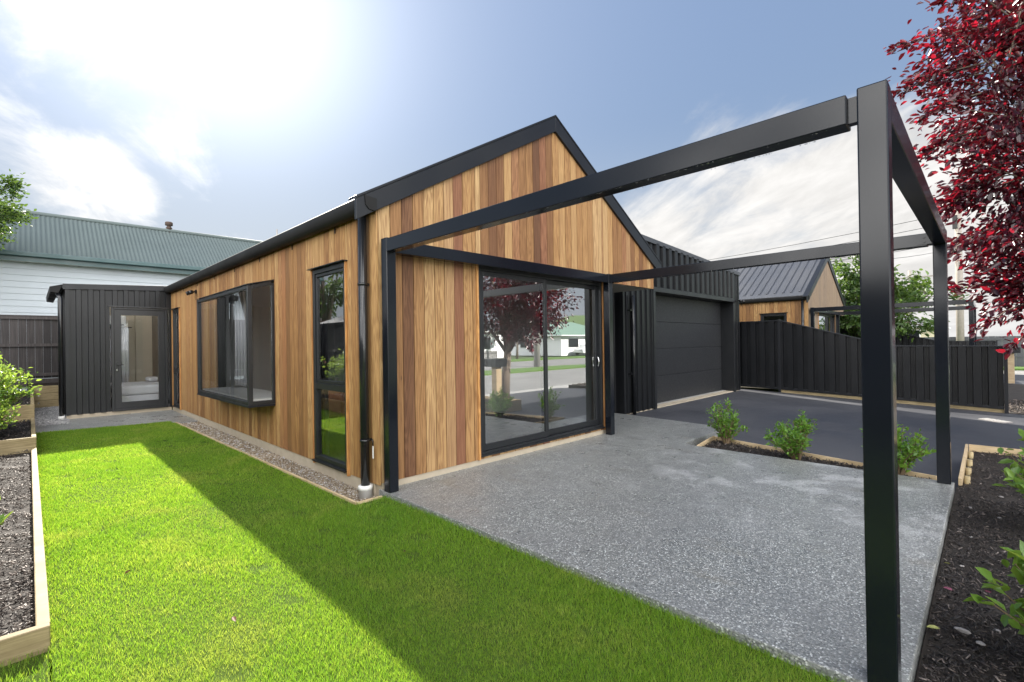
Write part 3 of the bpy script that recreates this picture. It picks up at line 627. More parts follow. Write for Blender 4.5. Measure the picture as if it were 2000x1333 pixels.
# interior of the living room
m_ = MB(); m_.box(WX+.101, 3.84, WY+.111, 9.3, .04, .075); m_.build('room_floor', 'carpet', house)
m_ = MB(); m_.box(WX+.101, 3.91, WY+.111, 9.3, 2.42, 2.46); m_.build('room_ceiling', 'white', house)
m_ = MB(); m_.box(3.80, 3.908, WY+.111, 1.35, .075, 2.42); m_.box(3.80, 3.90, 2.7, 9.3, .075, 2.42); m_.box(WX+.101, 3.8, 9.2, 9.3, .075, 2.42); m_.box(3.9, 3.908, 1.35, 2.7, .075, 2.42)
m_.box(3.785, 3.80, WY+.112, 1.35, .076, .17); m_.build('room_wall', 'white', house)
m_ = MB()
for k in range(9): m_.tube([(.12+.02*math.sin(k*2.1), 1.50+k*.045, .10), (.12+.02*math.sin(k*2.1), 1.50+k*.045, 2.30)], .026, 8)
m_.build('curtain', 'linen', house)
m_ = MB()
for k in range(10): m_.tube([(.14+.02*math.sin(k*2.1), 4.55+k*.05, .75), (.14+.02*math.sin(k*2.1), 4.55+k*.05, 2.35)], .03, 8)
m_.build('curtain', 'linen', house)

# annex (dark metal lean-to at the back of the lawn)
ax0, ax1, ay0, ay1 = -1.825, -.055, YB, 12.3
atop = lambda x: 2.74 + (x-ax0)*.045
D0 = (-1.10, -.10, .03, 2.30)
m_ = MB(); ribs(m_, 'x', ax0+.06, D0[0]-.02, ay0, -1, .03, lambda x: atop(x)-.10, .19, .034, .45); ribs(m_, 'x', D0[0]-.02, D0[1]+.045, ay0, -1, 2.33, lambda x: atop(x)-.10, .19, .034, .45, .3)
m_.box(ax0-.006, ax0+.06, ay0-.036, ay0+.07, .028, atop(ax0)-.1); m_.box(-.06, WX-.003, ay0-.034, ay0+.03, .03, 2.70)
ribs(m_, 'y', ay0+.07, ay1, ax0, -1, .03, atop(ax0)-.1, .19, .03, .42)
annex = m_.build('annex_wall', 'metal', house)
m_ = MB(); m_.box(ax0+.09, ax0+.13, ay0+.05, ay1, .0, atop(ax0)-.12); m_.box(ax0+.13, D0[0]-.03, ay0+.002, ay0+.10, 0, 2.6); m_.box(D0[0]-.03, WX, ay0+.04, ay0+.10, 2.34, 2.6); m_.hexa([(ax0+.13, ay1-.05, 0), (2.2, ay1-.05, 0), (2.2, ay1, 0), (ax0+.13, ay1, 0), (ax0+.13, ay1-.05, atop(ax0+.13)-.074), (2.2, ay1-.05, atop(2.2)-.074), (2.2, ay1, atop(2.2)-.074), (ax0+.13, ay1, atop(ax0+.13)-.074)]); m_.box(2.2, 2.26, ay0+.1, ay1, 0, 2.6); m_.box(.081, 2.2, ay0+.01, ay0+.1, 0, 2.6)
m_.build('annex_room_wall', 'beige', annex)
m_ = MB(); m_.hexa([(ax0-.04, ay0-.05, atop(ax0)-.105), (-.0, ay0-.05, atop(0)-.105), (-.0, ay0-.005, atop(0)-.105), (ax0-.04, ay0-.005, atop(ax0)-.105), (ax0-.04, ay0-.05, atop(ax0)+.012), (0, ay0-.05, atop(0)+.012), (0, ay0-.005, atop(0)+.012), (ax0-.04, ay0-.005, atop(ax0)+.012)])
m_.build('annex_fascia', 'flash', annex, .003)
# annex roof with a skylight opening, unseen, added to brighten the room
m_ = MB(); th = .05
def slab(xa, xb, ya, yb): m_.hexa([(xa, ya, atop(xa)-.07), (xb, ya, atop(xb)-.07), (xb, yb, atop(xb)-.07), (xa, yb, atop(xa)-.07), (xa, ya, atop(xa)-.01), (xb, ya, atop(xb)-.01), (xb, yb, atop(xb)-.01), (xa, yb, atop(xa)-.01)])
slab(ax0-.05, -.9, ay0-.004, ay1); slab(-.9, -.05, ay0-.004, ay0+.9); slab(-.9, -.05, ay1-.35, ay1)
m_.build('annex_roof', 'roofm', annex)
m_ = MB(); m_.hexa([(-.9, ay0+.9, atop(-.9)-.04), (-.05, ay0+.9, atop(-.05)-.04), (-.05, ay1-.35, atop(-.05)-.04), (-.9, ay1-.35, atop(-.9)-.04), (-.9, ay0+.9, atop(-.9)-.03), (-.05, ay0+.9, atop(-.05)-.03), (-.05, ay1-.35, atop(-.05)-.03), (-.9, ay1-.35, atop(-.9)-.03)])
m_.build('fill_skylight', 'opal', annex)
m_ = MB(); m_.hexa([(-2.05, ay0-.03, atop(ax0)-.17), (-1.93, ay0-.03, atop(ax0)-.19), (-1.93, ay1, atop(ax0)-.19), (-2.05, ay1, atop(ax0)-.17), (-2.06, ay0-.03, atop(ax0)-.06), (-1.86, ay0-.03, atop(ax0)+.0), (-1.86, ay1, atop(ax0)+.0), (-2.06, ay1, atop(ax0)-.06)])
m_.build('annex_gutter', 'gutterm', annex, .006)
adp = MB().tube([(-1.94, ay0+.05, atop(ax0)-.18), (-1.90, ay0-.0, 2.45), (-1.90, ay0-.0, .02)], .038, 14).build('downpipe', 'pipe', annex)
MB().lathe((-1.90, ay0, -.05), [(.055, 0), (.055, .07), (.040, .075)], 16).build('pipe_collar', 'pvc', adp)
MB().box(ax0, WX-.005, ay0-.005, ay0+.05, -.1, .028).build('annex_foundation', 'concrete', annex)
m_ = MB(); m_.ring_xz(D0[0], D0[1], D0[2], D0[3], .045, ay0-.04, ay0+.035); m_.box(D0[0]-.05, D0[1]+.035, ay0-.075, ay0-.034, D0[3]+.002, D0[3]+.03); df_ = m_.build('door_frame', 'frame', annex, .003)
m_ = MB(); m_.ring_xz(D0[0]+.048, D0[1]-.048, D0[2]+.048, D0[3]-.048, .12, ay0-.022, ay0+.02, .14); dr = m_.build('glazed_door', 'frame', annex, .003)
MB().box(D0[0]+.169, D0[1]-.169, ay0-.002, ay0+.004, D0[2]+.189, D0[3]-.169).build('pane', 'glass_clear', dr)
m_ = MB(); m_.box(D0[0]+.075, D0[0]+.10, ay0-.030, ay0-.022, .88, 1.10); m_.tube([(D0[0]+.088, ay0-.03, 1.04), (D0[0]+.088, ay0-.065, 1.04), (D0[0]+.20, ay0-.065, 1.04)], .009, 8); m_.build('handle', 'pipe', dr)
MB().tube([(D0[0]+.088, ay0-.030, .93), (D0[0]+.088, ay0-.042, .93)], .014, 12).build('lock', 'chrome', dr)
MB().box(ax0+.131, 2.2, ay0+.1, ay1-.05, 0.0, .05).build('annex_floor', 'carpet', annex)

# garage
GX0, GX1, GY, GDR = 5.76, 11.84, .96, 1.27
gtop = lambda x: 3.50 - (x-6.6)*.049
GD = (7.02, 11.42, 2.44)
dz = lambda x: -.06
m_ = MB()
ribs(m_, 'x', GX0, GD[0]-.09, GY, -1, -.03, gtop, .20, .03, .42); ribs(m_, 'x', GD[0]-.09, GD[1]+.09, GY, -1, GD[2]+.10, gtop, .285, .055, .48)
ribs(m_, 'x', GD[1]+.09, GX1-.05, GY, -1, -.03, gtop, .13, .028, .42)
m_.box(GX1-.05, GX1+.02, GY-.04, GY+.05, -.03, gtop(GX1)); m_.box(GX0-.015, GX0+.05, GY-.036, GY+.06, -.03, gtop(GX0))
ribs(m_, 'y', GY+.06, 2.55, GX0, -1, -.03, 3.4, .2, .02, .42); ribs(m_, 'y', GY+.05, 8.0, GX1, 1, -.1, gtop(GX1)-.03, .2, .03, .42)
m_.box(GX0+.05, GD[0]-.09, GY+.06, GY+.12, -.1, 3.3); m_.box(GD[1]+.09, GX1-.03, GY+.06, GY+.12, -.1, 3.1); m_.box(GX1-.07, GX1-.03, GY+.12, 8.0, -.1, 3.1); m_.box(GD[0]-.09, GD[1]+.09, GY+.06, GY+.12, GD[2]+.1, 3.1); m_.box(5.5, GX1-.03, 7.9, 8.0, -.1, 3.1)
gar = m_.build('garage_wall', 'metal', house)
m_ = MB(); yy0, yy1 = GY-.055, GY+.02
m_.hexa([(5.3, yy0, gtop(5.3)-.03), (GX1+.05, yy0, gtop(GX1+.05)-.03), (GX1+.05, yy1, gtop(GX1+.05)-.03), (5.3, yy1, gtop(5.3)-.03), (5.3, yy0, gtop(5.3)+.07), (GX1+.05, yy0, gtop(GX1+.05)+.07), (GX1+.05, yy1, gtop(GX1+.05)+.07), (5.3, yy1, gtop(5.3)+.07)])
m_.hexa([(GX1-.02, yy1, gtop(GX1)-.02), (GX1+.05, yy1, gtop(GX1+.05)-.03), (GX1+.05, 8.0, gtop(GX1+.05)-.03), (GX1-.02, 8.0, gtop(GX1)-.02), (GX1-.02, yy1, gtop(GX1)+.065), (GX1+.05, yy1, gtop(GX1+.05)+.065), (GX1+.05, 8.0, gtop(GX1+.05)+.065), (GX1-.02, 8.0, gtop(GX1)+.065)])
m_.build('garage_fascia', 'roofm', gar, .003)
MB().hexa([(5.3, yy1, gtop(5.3)-.02), (GX1-.03, yy1, gtop(GX1)-.02), (GX1-.03, 8, gtop(GX1)-.02), (5.3, 8, gtop(5.3)-.02), (5.3, yy1, gtop(5.3)+.02), (GX1-.03, yy1, gtop(GX1)+.02), (GX1-.03, 8, gtop(GX1)+.02), (5.3, 8, gtop(5.3)+.02)]).build('garage_roof', 'roofm', gar)
m_ = MB(); m_.box(GD[0]-.09, GD[0], GY-.045, GDR+.05, -.06, GD[2]); m_.box(GD[1], GD[1]+.09, GY-.045, GDR+.05, -.06, GD[2]); m_.box(GD[0]-.09, GD[1]+.09, GY-.048, GDR+.05, GD[2], GD[2]+.10); m_.build('garage_door_frame', 'frame', gar, .003)
m_ = MB(); nz = 4; zz = [-.03 + k*(GD[2]+.03)/nz for k in range(nz+1)]
for k in range(nz): m_.box(GD[0]+.003, GD[1]-.003, GDR, GDR+.04, zz[k]+.007, zz[k+1]-.005)
gd_ = m_.build('garage_door', 'gdoor', gar, .006)
MB().box(GD[0]+.003, GD[1]-.003, GDR+.012, GDR+.05, -.03, GD[2]-.01).build('door_backing', 'gdoor', gd_)
MB().box(GX0, GX1, GY-.0, GDR+.1, -.2, -.031).build('garage_foundation', 'concrete', gar)
MB().box(GD[0]+.003, GD[1]-.003, GDR-.10, GDR-.002, -.20, -.024).build('garage_threshold', 'footpath', gar)
gdp = MB().tube([(6.02, GY-.09, 2.30), (6.02, GY-.09, -.05)], .038, 14).build('downpipe', 'pipe', gar)
for z in (.75, 2.0): MB().box(5.90, 6.02, GY-.10, GY-.035, z-.012, z+.012).build('bracket', 'pipe', gdp)
flood('flood_light', (GX1-.12, GY-.045, 2.50), 0, -1)

# ------------------------------------------------------------------ things inside, seen through the glass
ch = empty('armchair', (.95, 3.9, .075), 'tan leather armchair with a rounded back, seen through the bay window', 'armchair')
m_ = MB(); m_.box(.62, 1.30, 3.55, 4.25, .20, .50); m_.build('seat', 'leather', ch, .05)
m_ = MB(); m_.hexa([(.62, 4.12, .45), (1.30, 4.12, .45), (1.30, 4.36, .45), (.62, 4.36, .45), (.66, 4.25, 1.18), (1.26, 4.25, 1.18), (1.26, 4.45, 1.18), (.66, 4.45, 1.18)]); m_.build('backrest', 'leather', ch, .07)
for xx in (.52, 1.28): MB().box(xx, xx+.12, 3.55, 4.25, .18, .68).build('armrest', 'leather', ch, .05)
for xx in (.6, 1.28):
    for yy in (3.62, 4.2): MB().tube([(xx, yy, .075), (xx, yy, .2)], .02, 8).build('leg', 'frame', ch)
pic = empty('wall_picture', (3.79, 5.6, 1.5), 'dark framed picture on the white wall behind the bay window', 'picture')
MB().ring_yz(5.0, 6.2, 1.2, 2.0, .03, 3.765, 3.799).build('picture_frame', 'frame', pic); MB().box(3.775, 3.785, 5.03, 6.17, 1.23, 1.97).build('canvas', 'canvas', pic)
bed = empty('bed', (.2, 10.9, .05), 'low bed under a white sheet, seen through the glazed back door', 'bed')
MB().box(-.95, .85, 10.1, 11.9, .12, .30).build('bed_base', 'linen', bed, .02); MB().box(-.97, .87, 10.08, 11.92, .305, .52).build('mattress', 'linen', bed, .05); MB().box(-.2, .55, 11.3, 11.85, .525, .64).build('pillow', 'linen', bed, .05)
for xx in (-.9, .8):
    for yy in (10.15, 11.85): MB().box(xx-.02, xx+.02, yy-.02, yy+.02, .05, .12).build('leg', 'frame', bed)
wd = empty('wardrobe', (.9, 12.1, .05), 'beige two door wardrobe standing behind the bed in the annex', 'wardrobe')
MB().box(-.35, 2.15, 12.08, 12.24, .05, 2.45).build('carcass', 'beige', wd)
for k, xx in enumerate((-.34, .27, .88, 1.49)):
    d_ = MB().box(xx+.004, xx+.60, 12.055, 12.078, .07, 2.43).build('door', 'beige', wd); hx = xx+.54 if k % 2 == 0 else xx+.06
    MB().tube([(hx, 12.055, .9), (hx, 12.035, .91), (hx, 12.035, 1.28), (hx, 12.055, 1.29)], .007, 6).build('handle', 'leather', d_)
acu = empty('heat_pump', (-1.2, 12.1, 2.0), 'white wall mounted heat pump high in the annex room', 'heat pump')
MB().box(-1.35, -.55, 12.04, 12.245, 1.98, 2.26).build('housing', 'white', acu, .03); MB().box(-1.30, -.60, 12.034, 12.039, 2.0, 2.03).build('vent', 'frame', acu)
cu = empty('curtain', (-1.1, 12.15, .05), 'white curtain hanging beside the wardrobe in the annex room', 'curtain')
m_ = MB()
for k in range(14): m_.tube([(-1.5+k*.075, 12.16+.015*math.sin(k*1.9), .1), (-1.5+k*.075, 12.16+.015*math.sin(k*1.9), 1.95)], .04, 8)
m_.build('cloth', 'linen', cu); MB().tube([(-1.6, 12.18, 1.955), (-.42, 12.18, 1.955)], .012, 8).build('rod', 'frame', cu)

# ------------------------------------------------------------------ pergola
PL, PW, PS = 3.82, 3.81, .10
perg = empty('pergola', (1.9, -1.9, 0), 'open black steel pergola frame standing on the near patio', 'pergola', 'black steel pergolas')
for (x, y) in ((0, -PS), (0, -PL), (PW-PS, -PL), (PW-PS, -PS)):
    p_ = MB().box(x, x+PS, y, y+PS, 0.001, 2.40).build('post', 'steel', perg, .006)
hb = .125
m_ = MB().box(0.0, PS-.002, -PL+PS+.035, -PS, 2.265, 2.388).build('beam', 'steel', perg, .005)
MB().box(.03, PS-.03, -PL+PS, -PL+PS+.034, 2.275, 2.38).build('fixing_plate', 'steel', m_)
bm = MB().box(PW-PS+.002, PW-.0, -PL+PS+.035, -PS, 2.265, 2.388).build('beam', 'steel', perg, .005)
m_ = MB(); m_.box(PW-PS+.03, PW-.03, -PL+PS, -PL+PS+.034, 2.275, 2.38)
m_.box(PW-PS-.006, PW-PS+.0, -PL+PS+.001, -PL+PS+.115, 2.28, 2.375); pl_ = m_.build('fixing_plate', 'steel', bm)
for z in (2.305, 2.35): MB().tube([(PW-PS-.006, -PL+PS+.06, z), (PW-PS-.018, -PL+PS+.06, z)], .012, 6).build('bolt', 'steel', bm)
MB().box(PS, PW-PS, -PL, -PL+PS-.002, 2.265, 2.388).build('beam', 'steel', perg, .005)
MB().box(PS, PW-PS, -PS+.002, -0.0, 2.265, 2.388).build('beam', 'steel', perg, .005)
# rain drops hanging under the beams
g = np.random.default_rng(3)
m_ = MB()
def drop(x, y, z, r): m_.add([(x, y, z+r*.5), (x+r, y, z), (x, y+r, z), (x-r, y, z), (x, y-r, z), (x, y, z-r*1.2)], [(0, 1, 2), (0, 2, 3), (0, 3, 4), (0, 4, 1), (5, 2, 1), (5, 3, 2), (5, 4, 3), (5, 1, 4)], True)
for k in range(420):
    y = g.uniform(-PL+.2, -.2); x = g.choice([0.004, PS-.006, PW-PS+.004, PW-.004]); drop(x, y, 2.262, g.uniform(.0015, .0042))
dm, t_, b_, o_ = newmat('rain_drop'); setin(t_, b_, Base_Color=(.9, .92, .95), Roughness=0.03, Transmission_Weight=0.9)
kind(m_.build('rain_drops', dm, perg), 'stuff')

# ------------------------------------------------------------------ driveway fence
FX = 12.40
ftop = lambda y: 1.92 if y > .05 else (1.92 + (y-.05)*.290 if y > -2.35 else 1.20 + (y+2.35)*.01)
fbot = lambda y: drive_z(0, y)+.10
fen = empty('metal_fence', (FX, -1.6, -.1), 'charcoal ribbed metal fence stepping down beside the asphalt driveway', 'fence', 'charcoal driveway fences')
for ya, yb in ((.05, 1.22), (-2.35, .05), (-4.34, -2.35)):
    m_ = MB(); ribs(m_, 'y', ya+.03, yb-.03, FX, -1, fbot, lambda y: ftop(y)-.03, .242, .062, .60)
    pn = m_.build('panel', 'metal', fen)
    m_ = MB(); m_.hexa([(FX-.066, ya+.03, ftop(ya+.001)-.035), (FX+.02, ya+.03, ftop(ya+.001)-.035), (FX+.02, yb-.03, ftop(yb-.001)-.035), (FX-.066, yb-.03, ftop(yb-.001)-.035), (FX-.066, ya+.03, ftop(ya+.001)), (FX+.02, ya+.03, ftop(ya+.001)), (FX+.02, yb-.03, ftop(yb-.001)), (FX-.066, yb-.03, ftop(yb-.001))]); m_.build('top_rail', 'flash', fen, .004)
    m_ = MB(); m_.hexa([(FX-.060, ya+.03, fbot(ya)-.02), (FX+.015, ya+.03, fbot(ya)-.02), (FX+.015, yb-.03, fbot(yb)-.02), (FX-.060, yb-.03, fbot(yb)-.02), (FX-.060, ya+.03, fbot(ya)+.04), (FX+.015, ya+.03, fbot(ya)+.04), (FX+.015, yb-.03, fbot(yb)+.04), (FX-.060, yb-.03, fbot(yb)+.04)]); m_.build('bottom_rail', 'flash', fen, .004)
    if yb < 1: 
        m_ = MB(); m_.hexa([(FX-.03, ya+.03, fbot(ya)-.12), (FX+.015, ya+.03, fbot(ya)-.12), (FX+.015, yb-.03, fbot(yb)-.12), (FX-.03, yb-.03, fbot(yb)-.12), (FX-.03, ya+.03, fbot(ya)-.021), (FX+.015, ya+.03, fbot(ya)-.021), (FX+.015, yb-.03, fbot(yb)-.021), (FX-.03, yb-.03, fbot(yb)-.021)]); m_.build('plinth_board', 'sleeper', fen)
for y, t in ((1.22, 1.93), (.05, 1.94), (-2.35, 1.21), (-4.345, 1.20)): MB().box(FX-.075, FX+.03, y-.03, y+.03, fbot(y)-.13, t).build('post', 'flash', fen, .004)

# ------------------------------------------------------------------ letterbox at the drive entrance
lb = empty('letterbox', (6.0, -4.62, -.25), 'charcoal letterbox on a timber post at the near driveway entrance', 'letterbox', 'letterboxes')
MB().box(5.91, 6.09, -4.71, -4.53, -.25, .80).build('post', 'postw', lb, .006)
bx = MB().box(5.80, 6.20, -4.86, -4.44, .80, 1.0).build('box', 'flash', lb, .008); MB().box(5.797, 5.7995, -4.80, -4.56, .90, .93).build('slot', 'rubber', bx); MB().box(5.9, 6.1, -4.435, -4.438, .90, .93).build('slot', 'rubber', bx)

# ------------------------------------------------------------------ the neighbouring copy of the house, pergola, fence, letterbox
OFF = (15.5, 0, 0)
neigh = copy_thing(house, OFF, 'second cedar-clad gabled house beyond the garage and driveway fence', skip=('room_floor', 'room_ceiling', 'curtain', 'fill_skylight'))
for c_ in neigh.children:
    if c_.name.startswith('gable_wall'): c_.data = c_.data.copy(); c_.data.materials[0] = M['cedar_grey']
copy_thing(perg, OFF, 'black steel pergola in front of the further cedar house beyond the fence')
copy_thing(fen, (15.5, 0, 0), 'further charcoal ribbed fence seen over the nearer driveway fence')
copy_thing(lb, OFF, 'charcoal topped letterbox on a timber post past the end of the driveway fence')

# ------------------------------------------------------------------ white weatherboard house behind
wh = empty('weatherboard_house', (2, 18, .2), 'white weatherboard house with green corrugated hip roof behind the dark annex', 'house')
WYH = 16.3; m_ = MB(); z = .1; k = 0
while z < 4.15:
    m_.hexa([(-6.1, WYH-.022, z), (14, WYH-.022, z), (14, WYH+.05, z), (-6.1, WYH+.05, z), (-6.1, WYH-.002, z+.19), (14, WYH-.002, z+.19), (14, WYH+.05, z+.19), (-6.1, WYH+.05, z+.19)]); z += .186
z = .1
while z < 4.15:
    m_.hexa([(-6.122, WYH+.06, z), (-6.05, WYH+.06, z), (-6.05, 20, z), (-6.122, 20, z), (-6.102, WYH+.06, z+.19), (-6.05, WYH+.06, z+.19), (-6.05, 20, z+.19), (-6.102, 20, z+.19)]); z += .186
m_.build('wall', 'wboard', wh)
ez, ridge_y, ridge_z = 4.27, 18.0, 5.84; ey0, ey1 = 15.95, 20.05; ex0, exr = -6.4, -2.35
m_ = MB()
def corr(p00, p10, p11, p01, n):
    """corrugated sheet: p00-p10 eave, p01-p11 ridge, n waves along the eave"""
    a = [Vector(p) for p in (p00, p10, p11, p01)]; nrm = (a[1]-a[0]).cross(a[3]-a[0]).normalized(); vs = []; K = n*6
    for i in range(K+1):
        t = i/K; h = nrm*(.011*math.sin(2*math.pi*t*n)); vs += [a[0].lerp(a[1], t)+h, a[3].lerp(a[2], t)+h]
    m_.add(vs, [(2*i, 2*i+2, 2*i+3, 2*i+1) for i in range(K)], True)
corr((exr, ey0, ez), (14.5, ey0, ez), (14.5, ridge_y, ridge_z), (exr, ridge_y, ridge_z), 150)
nw = 36
vs = []
for i in range(nw*6+1):
    t = i/(nw*6); x = ex0+(exr-ex0)*t; hh = .011*math.sin(2*math.pi*t*nw)
    vs += [(x, ey0, ez+hh), (x, ey0+(ridge_y-ey0)*t, ez+(ridge_z-ez)*t+hh)]
m_.add(vs, [(2*i, 2*i+2, 2*i+3, 2*i+1) for i in range(nw*6)], True)
m_.add([(ex0, ey0, ez), (exr, ridge_y, ridge_z), (ex0, ey1, ez)], [(0, 1, 2)]); m_.quad((ex0, ey1, ez), (exr, ridge_y, ridge_z), (14.5, ridge_y, ridge_z), (14.5, ey1, ez))
rf_ = m_.build('roof', 'gcorr', wh)
m_ = MB(); m_.tube([(exr, ridge_y, ridge_z+.02), (14.5, ridge_y, ridge_z+.02)], .07, 10); m_.tube([(ex0, ey0, ez+.02), (exr, ridge_y, ridge_z+.02)], .06, 10); m_.build('ridge_cap', 'gcorr', rf_)
MB().box(ex0-.05, 14.5, ey0-.12, ey0-.005, ez-.13, ez+.005).build('gutter', 'gtrim', wh, .02)
MB().box(ex0+.02, 14.5, ey0+.0, ey0+.03, ez-.27, ez-.02).build('fascia', 'gtrim', wh); MB().box(ex0+.02, 14.5, ey0+.03, WYH, ez-.25, ez-.22).build('soffit', 'white', wh)
fl_ = MB().lathe((1.43, 18.0, 5.76), [(.06, 0), (.06, .16), (.11, .19), (.065, .26), (.07, .28), (.125, .30), (.125, .41), (.11, .43)], 14).build('flue', 'terra', wh)
ae = MB()
for dx, h in ((0, .62), (.38, .45), (.78, .30)): ae.tube([(5.45+dx*.9, 18.3, 5.5), (5.45+dx*.9, 18.3, 6.05+h*.9)], .022, 6)
ae.tube([(5.35, 18.3, 6.30), (6.3, 18.3, 6.30)], .014, 6); ae.tube([(5.6, 18.3, 6.22), (6.0, 18.3, 6.40)], .012, 6); ae.build('aerial', 'polew', wh)

# ------------------------------------------------------------------ paling fences at the back and along the left boundary
def paling_fence(name, a, b, zb, zt, side, label):
    a = Vector(a); b = Vector(b); L = (b-a).length; d = (b-a).normalized(); n_ = Vector((-d.y, d.x))*side
    o = empty(name, (a.x, a.y, zb), label, 'fence', 'dark paling fences'); m = MB(); s = 0
    while s < L:
        e = min(s+.148, L); p = a+d*s; q = a+d*e; dj = random.uniform(0, .008); t = n_*.018; f = n_*dj
        m.hexa([(*(p+f), zb), (*(q+f), zb), (*(q+f+t), zb), (*(p+f+t), zb), (*(p+f), zt), (*(q+f), zt), (*(q+f+t), zt), (*(p+f+t), zt)]); s += .15
    m.build('palings', 'paling', o)
    for z in (zb+.10, (zb+zt)/2+.06, zt-.04):
        c = -n_*.022; m = MB(); m.bar((*(a+c), z), (*(b+c), z), .042, .075); m.build('rail', 'paling', o)
    m = MB(); m.bar((*(a-n_*.0), zt+.012), (*(b-n_*.0), zt+.012), .10, .022); m.build('capping', 'paling', o)
    m = MB(); m.bar((*(a+n_*.01), zb-.11), (*(b+n_*.01), zb-.11), .03, .20); m.build('plinth_board', 'paling', o)
    s = .9
    while s < L:
        p = a+d*s+n_*.07; MB().box(p.x-.05, p.x+.05, p.y-.05, p.y+.05, zb-.4, zt-.08).build('post', 'paling', o); s += 2.4
    return o
paling_fence('paling_fence', (-4.5, 13.3), (4.5, 13.3), .66, 2.26, 1, 'dark stained paling fence above the timber retaining wall, below the white house')
paling_fence('paling_fence', (-4.5, -6.5), (-4.5, 13.2), .30, 2.10, 1, 'dark paling fence along the left boundary, seen reflected in the bay window')

# ------------------------------------------------------------------ garden beds on the left (timber sleepers)
def bed_frame(name, label, boxes, group='timber garden bed edges'):
    o = empty(name, (boxes[0][0], boxes[0][2], boxes[0][4]), label, 'garden edging', group)
    for b in boxes: MB().box(*b).build('sleeper', 'sleeper', o, .006)
    return o
bed_frame('garden_edging', 'long low pale timber edging between lawn and near left mulch bed', [(-2.352, -2.30, -.80, 5.17, -.12, .055), (-4.4, -2.302, -.855, -.803, -.12, .06)])
bed_frame('garden_edging', 'middle timber planter step beside the far end of the lawn', [(-4.4, -2.30, 5.19, 5.24, -.1, .20), (-2.35, -2.302, 5.242, 7.93, -.1, .205)])
bed_frame('garden_edging', 'highest timber planter step on the left, next to the retaining wall', [(-4.4, -2.30, 7.95, 8.0, 0, .43), (-2.35, -2.302, 8.002, 12.68, -.05, .435)])
o = empty('retaining_wall', (-1.2, 12.72, -.05), 'timber sleeper retaining wall under the dark paling fence', 'retaining wall')
for k in range(3): MB().box(-2.30, 4.0, 12.70, 12.75, -.06+k*.185, .119+k*.185).build('sleeper', 'sleeper', o, .008)
for k in range(3):
    for z in (.08, .25, .42): pass
for z in (.07, .25, .43):
    MB().tube([(-2.20, 12.70, z), (-2.20, 12.692, z)], .016, 8).build('bolt', 'chrome', o)
kind(MB().box(-2.4, 4.0, 12.76, 13.25, -.1, .56).build('soil', 'earth'), 'structure')
kind(MB().box(-4.45, -2.353, -.80, 5.18, -.3, .0).build('soil', 'earth'), 'structure'); kind(MB().box(-4.45, -2.353, 5.243, 7.94, -.3, .135).build('soil', 'earth'), 'structure'); kind(MB().box(-4.45, -2.353, 8.003, 12.7, -.3, .36).build('soil', 'earth'), 'structure'); kind(MB().box(-4.45, -2.31, -7.2, -.86, -.3, -.06).build('lawn_soil', 'lawnsoil'), 'structure')
# strip edging beside the gravel
eo = empty('lawn_edging', (-.33, 3.5, -.08), 'thin timber strip between the lawn and the gravel along the house', 'garden edging')
m_ = MB(); m_.bar((-.285, .0, -.060), (-.385, 7.0, -.060), .022, .06); m_.bar((-.285, -.011, -.060), (-.03, -.011, -.060), .022, .06); m_.build('strip', 'edging', eo)
kind(MB().poly([(-.275, 0.0), (-.005, 0.0), (-.005, 7.0), (-.375, 7.0)], -.3, -.085).build('gravel_bed', 'gravelbase'), 'structure')
# patio garden strip and right mulch bed
eo = empty('garden_edging', (4.3, -2.4, -.1), 'pale timber edging between the asphalt and the three small shrubs', 'garden edging', 'timber garden bed edges')
m_ = MB(); m_.bar((4.60, -1.26, -.075), (4.01, -3.70, -.075), .02, .15); m_.bar((3.84, -1.345, -.07), (4.60, -1.248, -.07), .022, .15); m_.build('strip', 'edging', eo)
eo = empty('garden_edging', (5.0, -3.88, -.15), 'white topped timber edging with round pegs around the right mulch bed', 'garden edging', 'timber garden bed edges')
m_ = MB(); m_.box(4.0, 6.10, -3.885, -3.86, -.32, .01); m_.box(6.07, 6.095, -7.25, -3.893, -.34, .012); m_.build('strip', 'edging', eo)
for k, x in enumerate((4.2, 4.62, 5.1, 5.6)): MB().tube([(x, -3.918, -.3), (x, -3.918, .0)], .024, 8).build('peg', 'sleeper', eo)
kind(MB().poly([(3.832, -3.70), (4.005, -3.70), (4.58, -1.28), (3.832, -1.36)], -.3, -.06).build('soil', 'earth'), 'structure')
kind(MB().poly([(0.05, -7.25), (6.06, -7.25), (6.06, -3.895), (3.99, -3.895), (3.99, -3.845), (0.05, -3.845)], -.4, -.075).build('soil', 'earth'), 'structure')
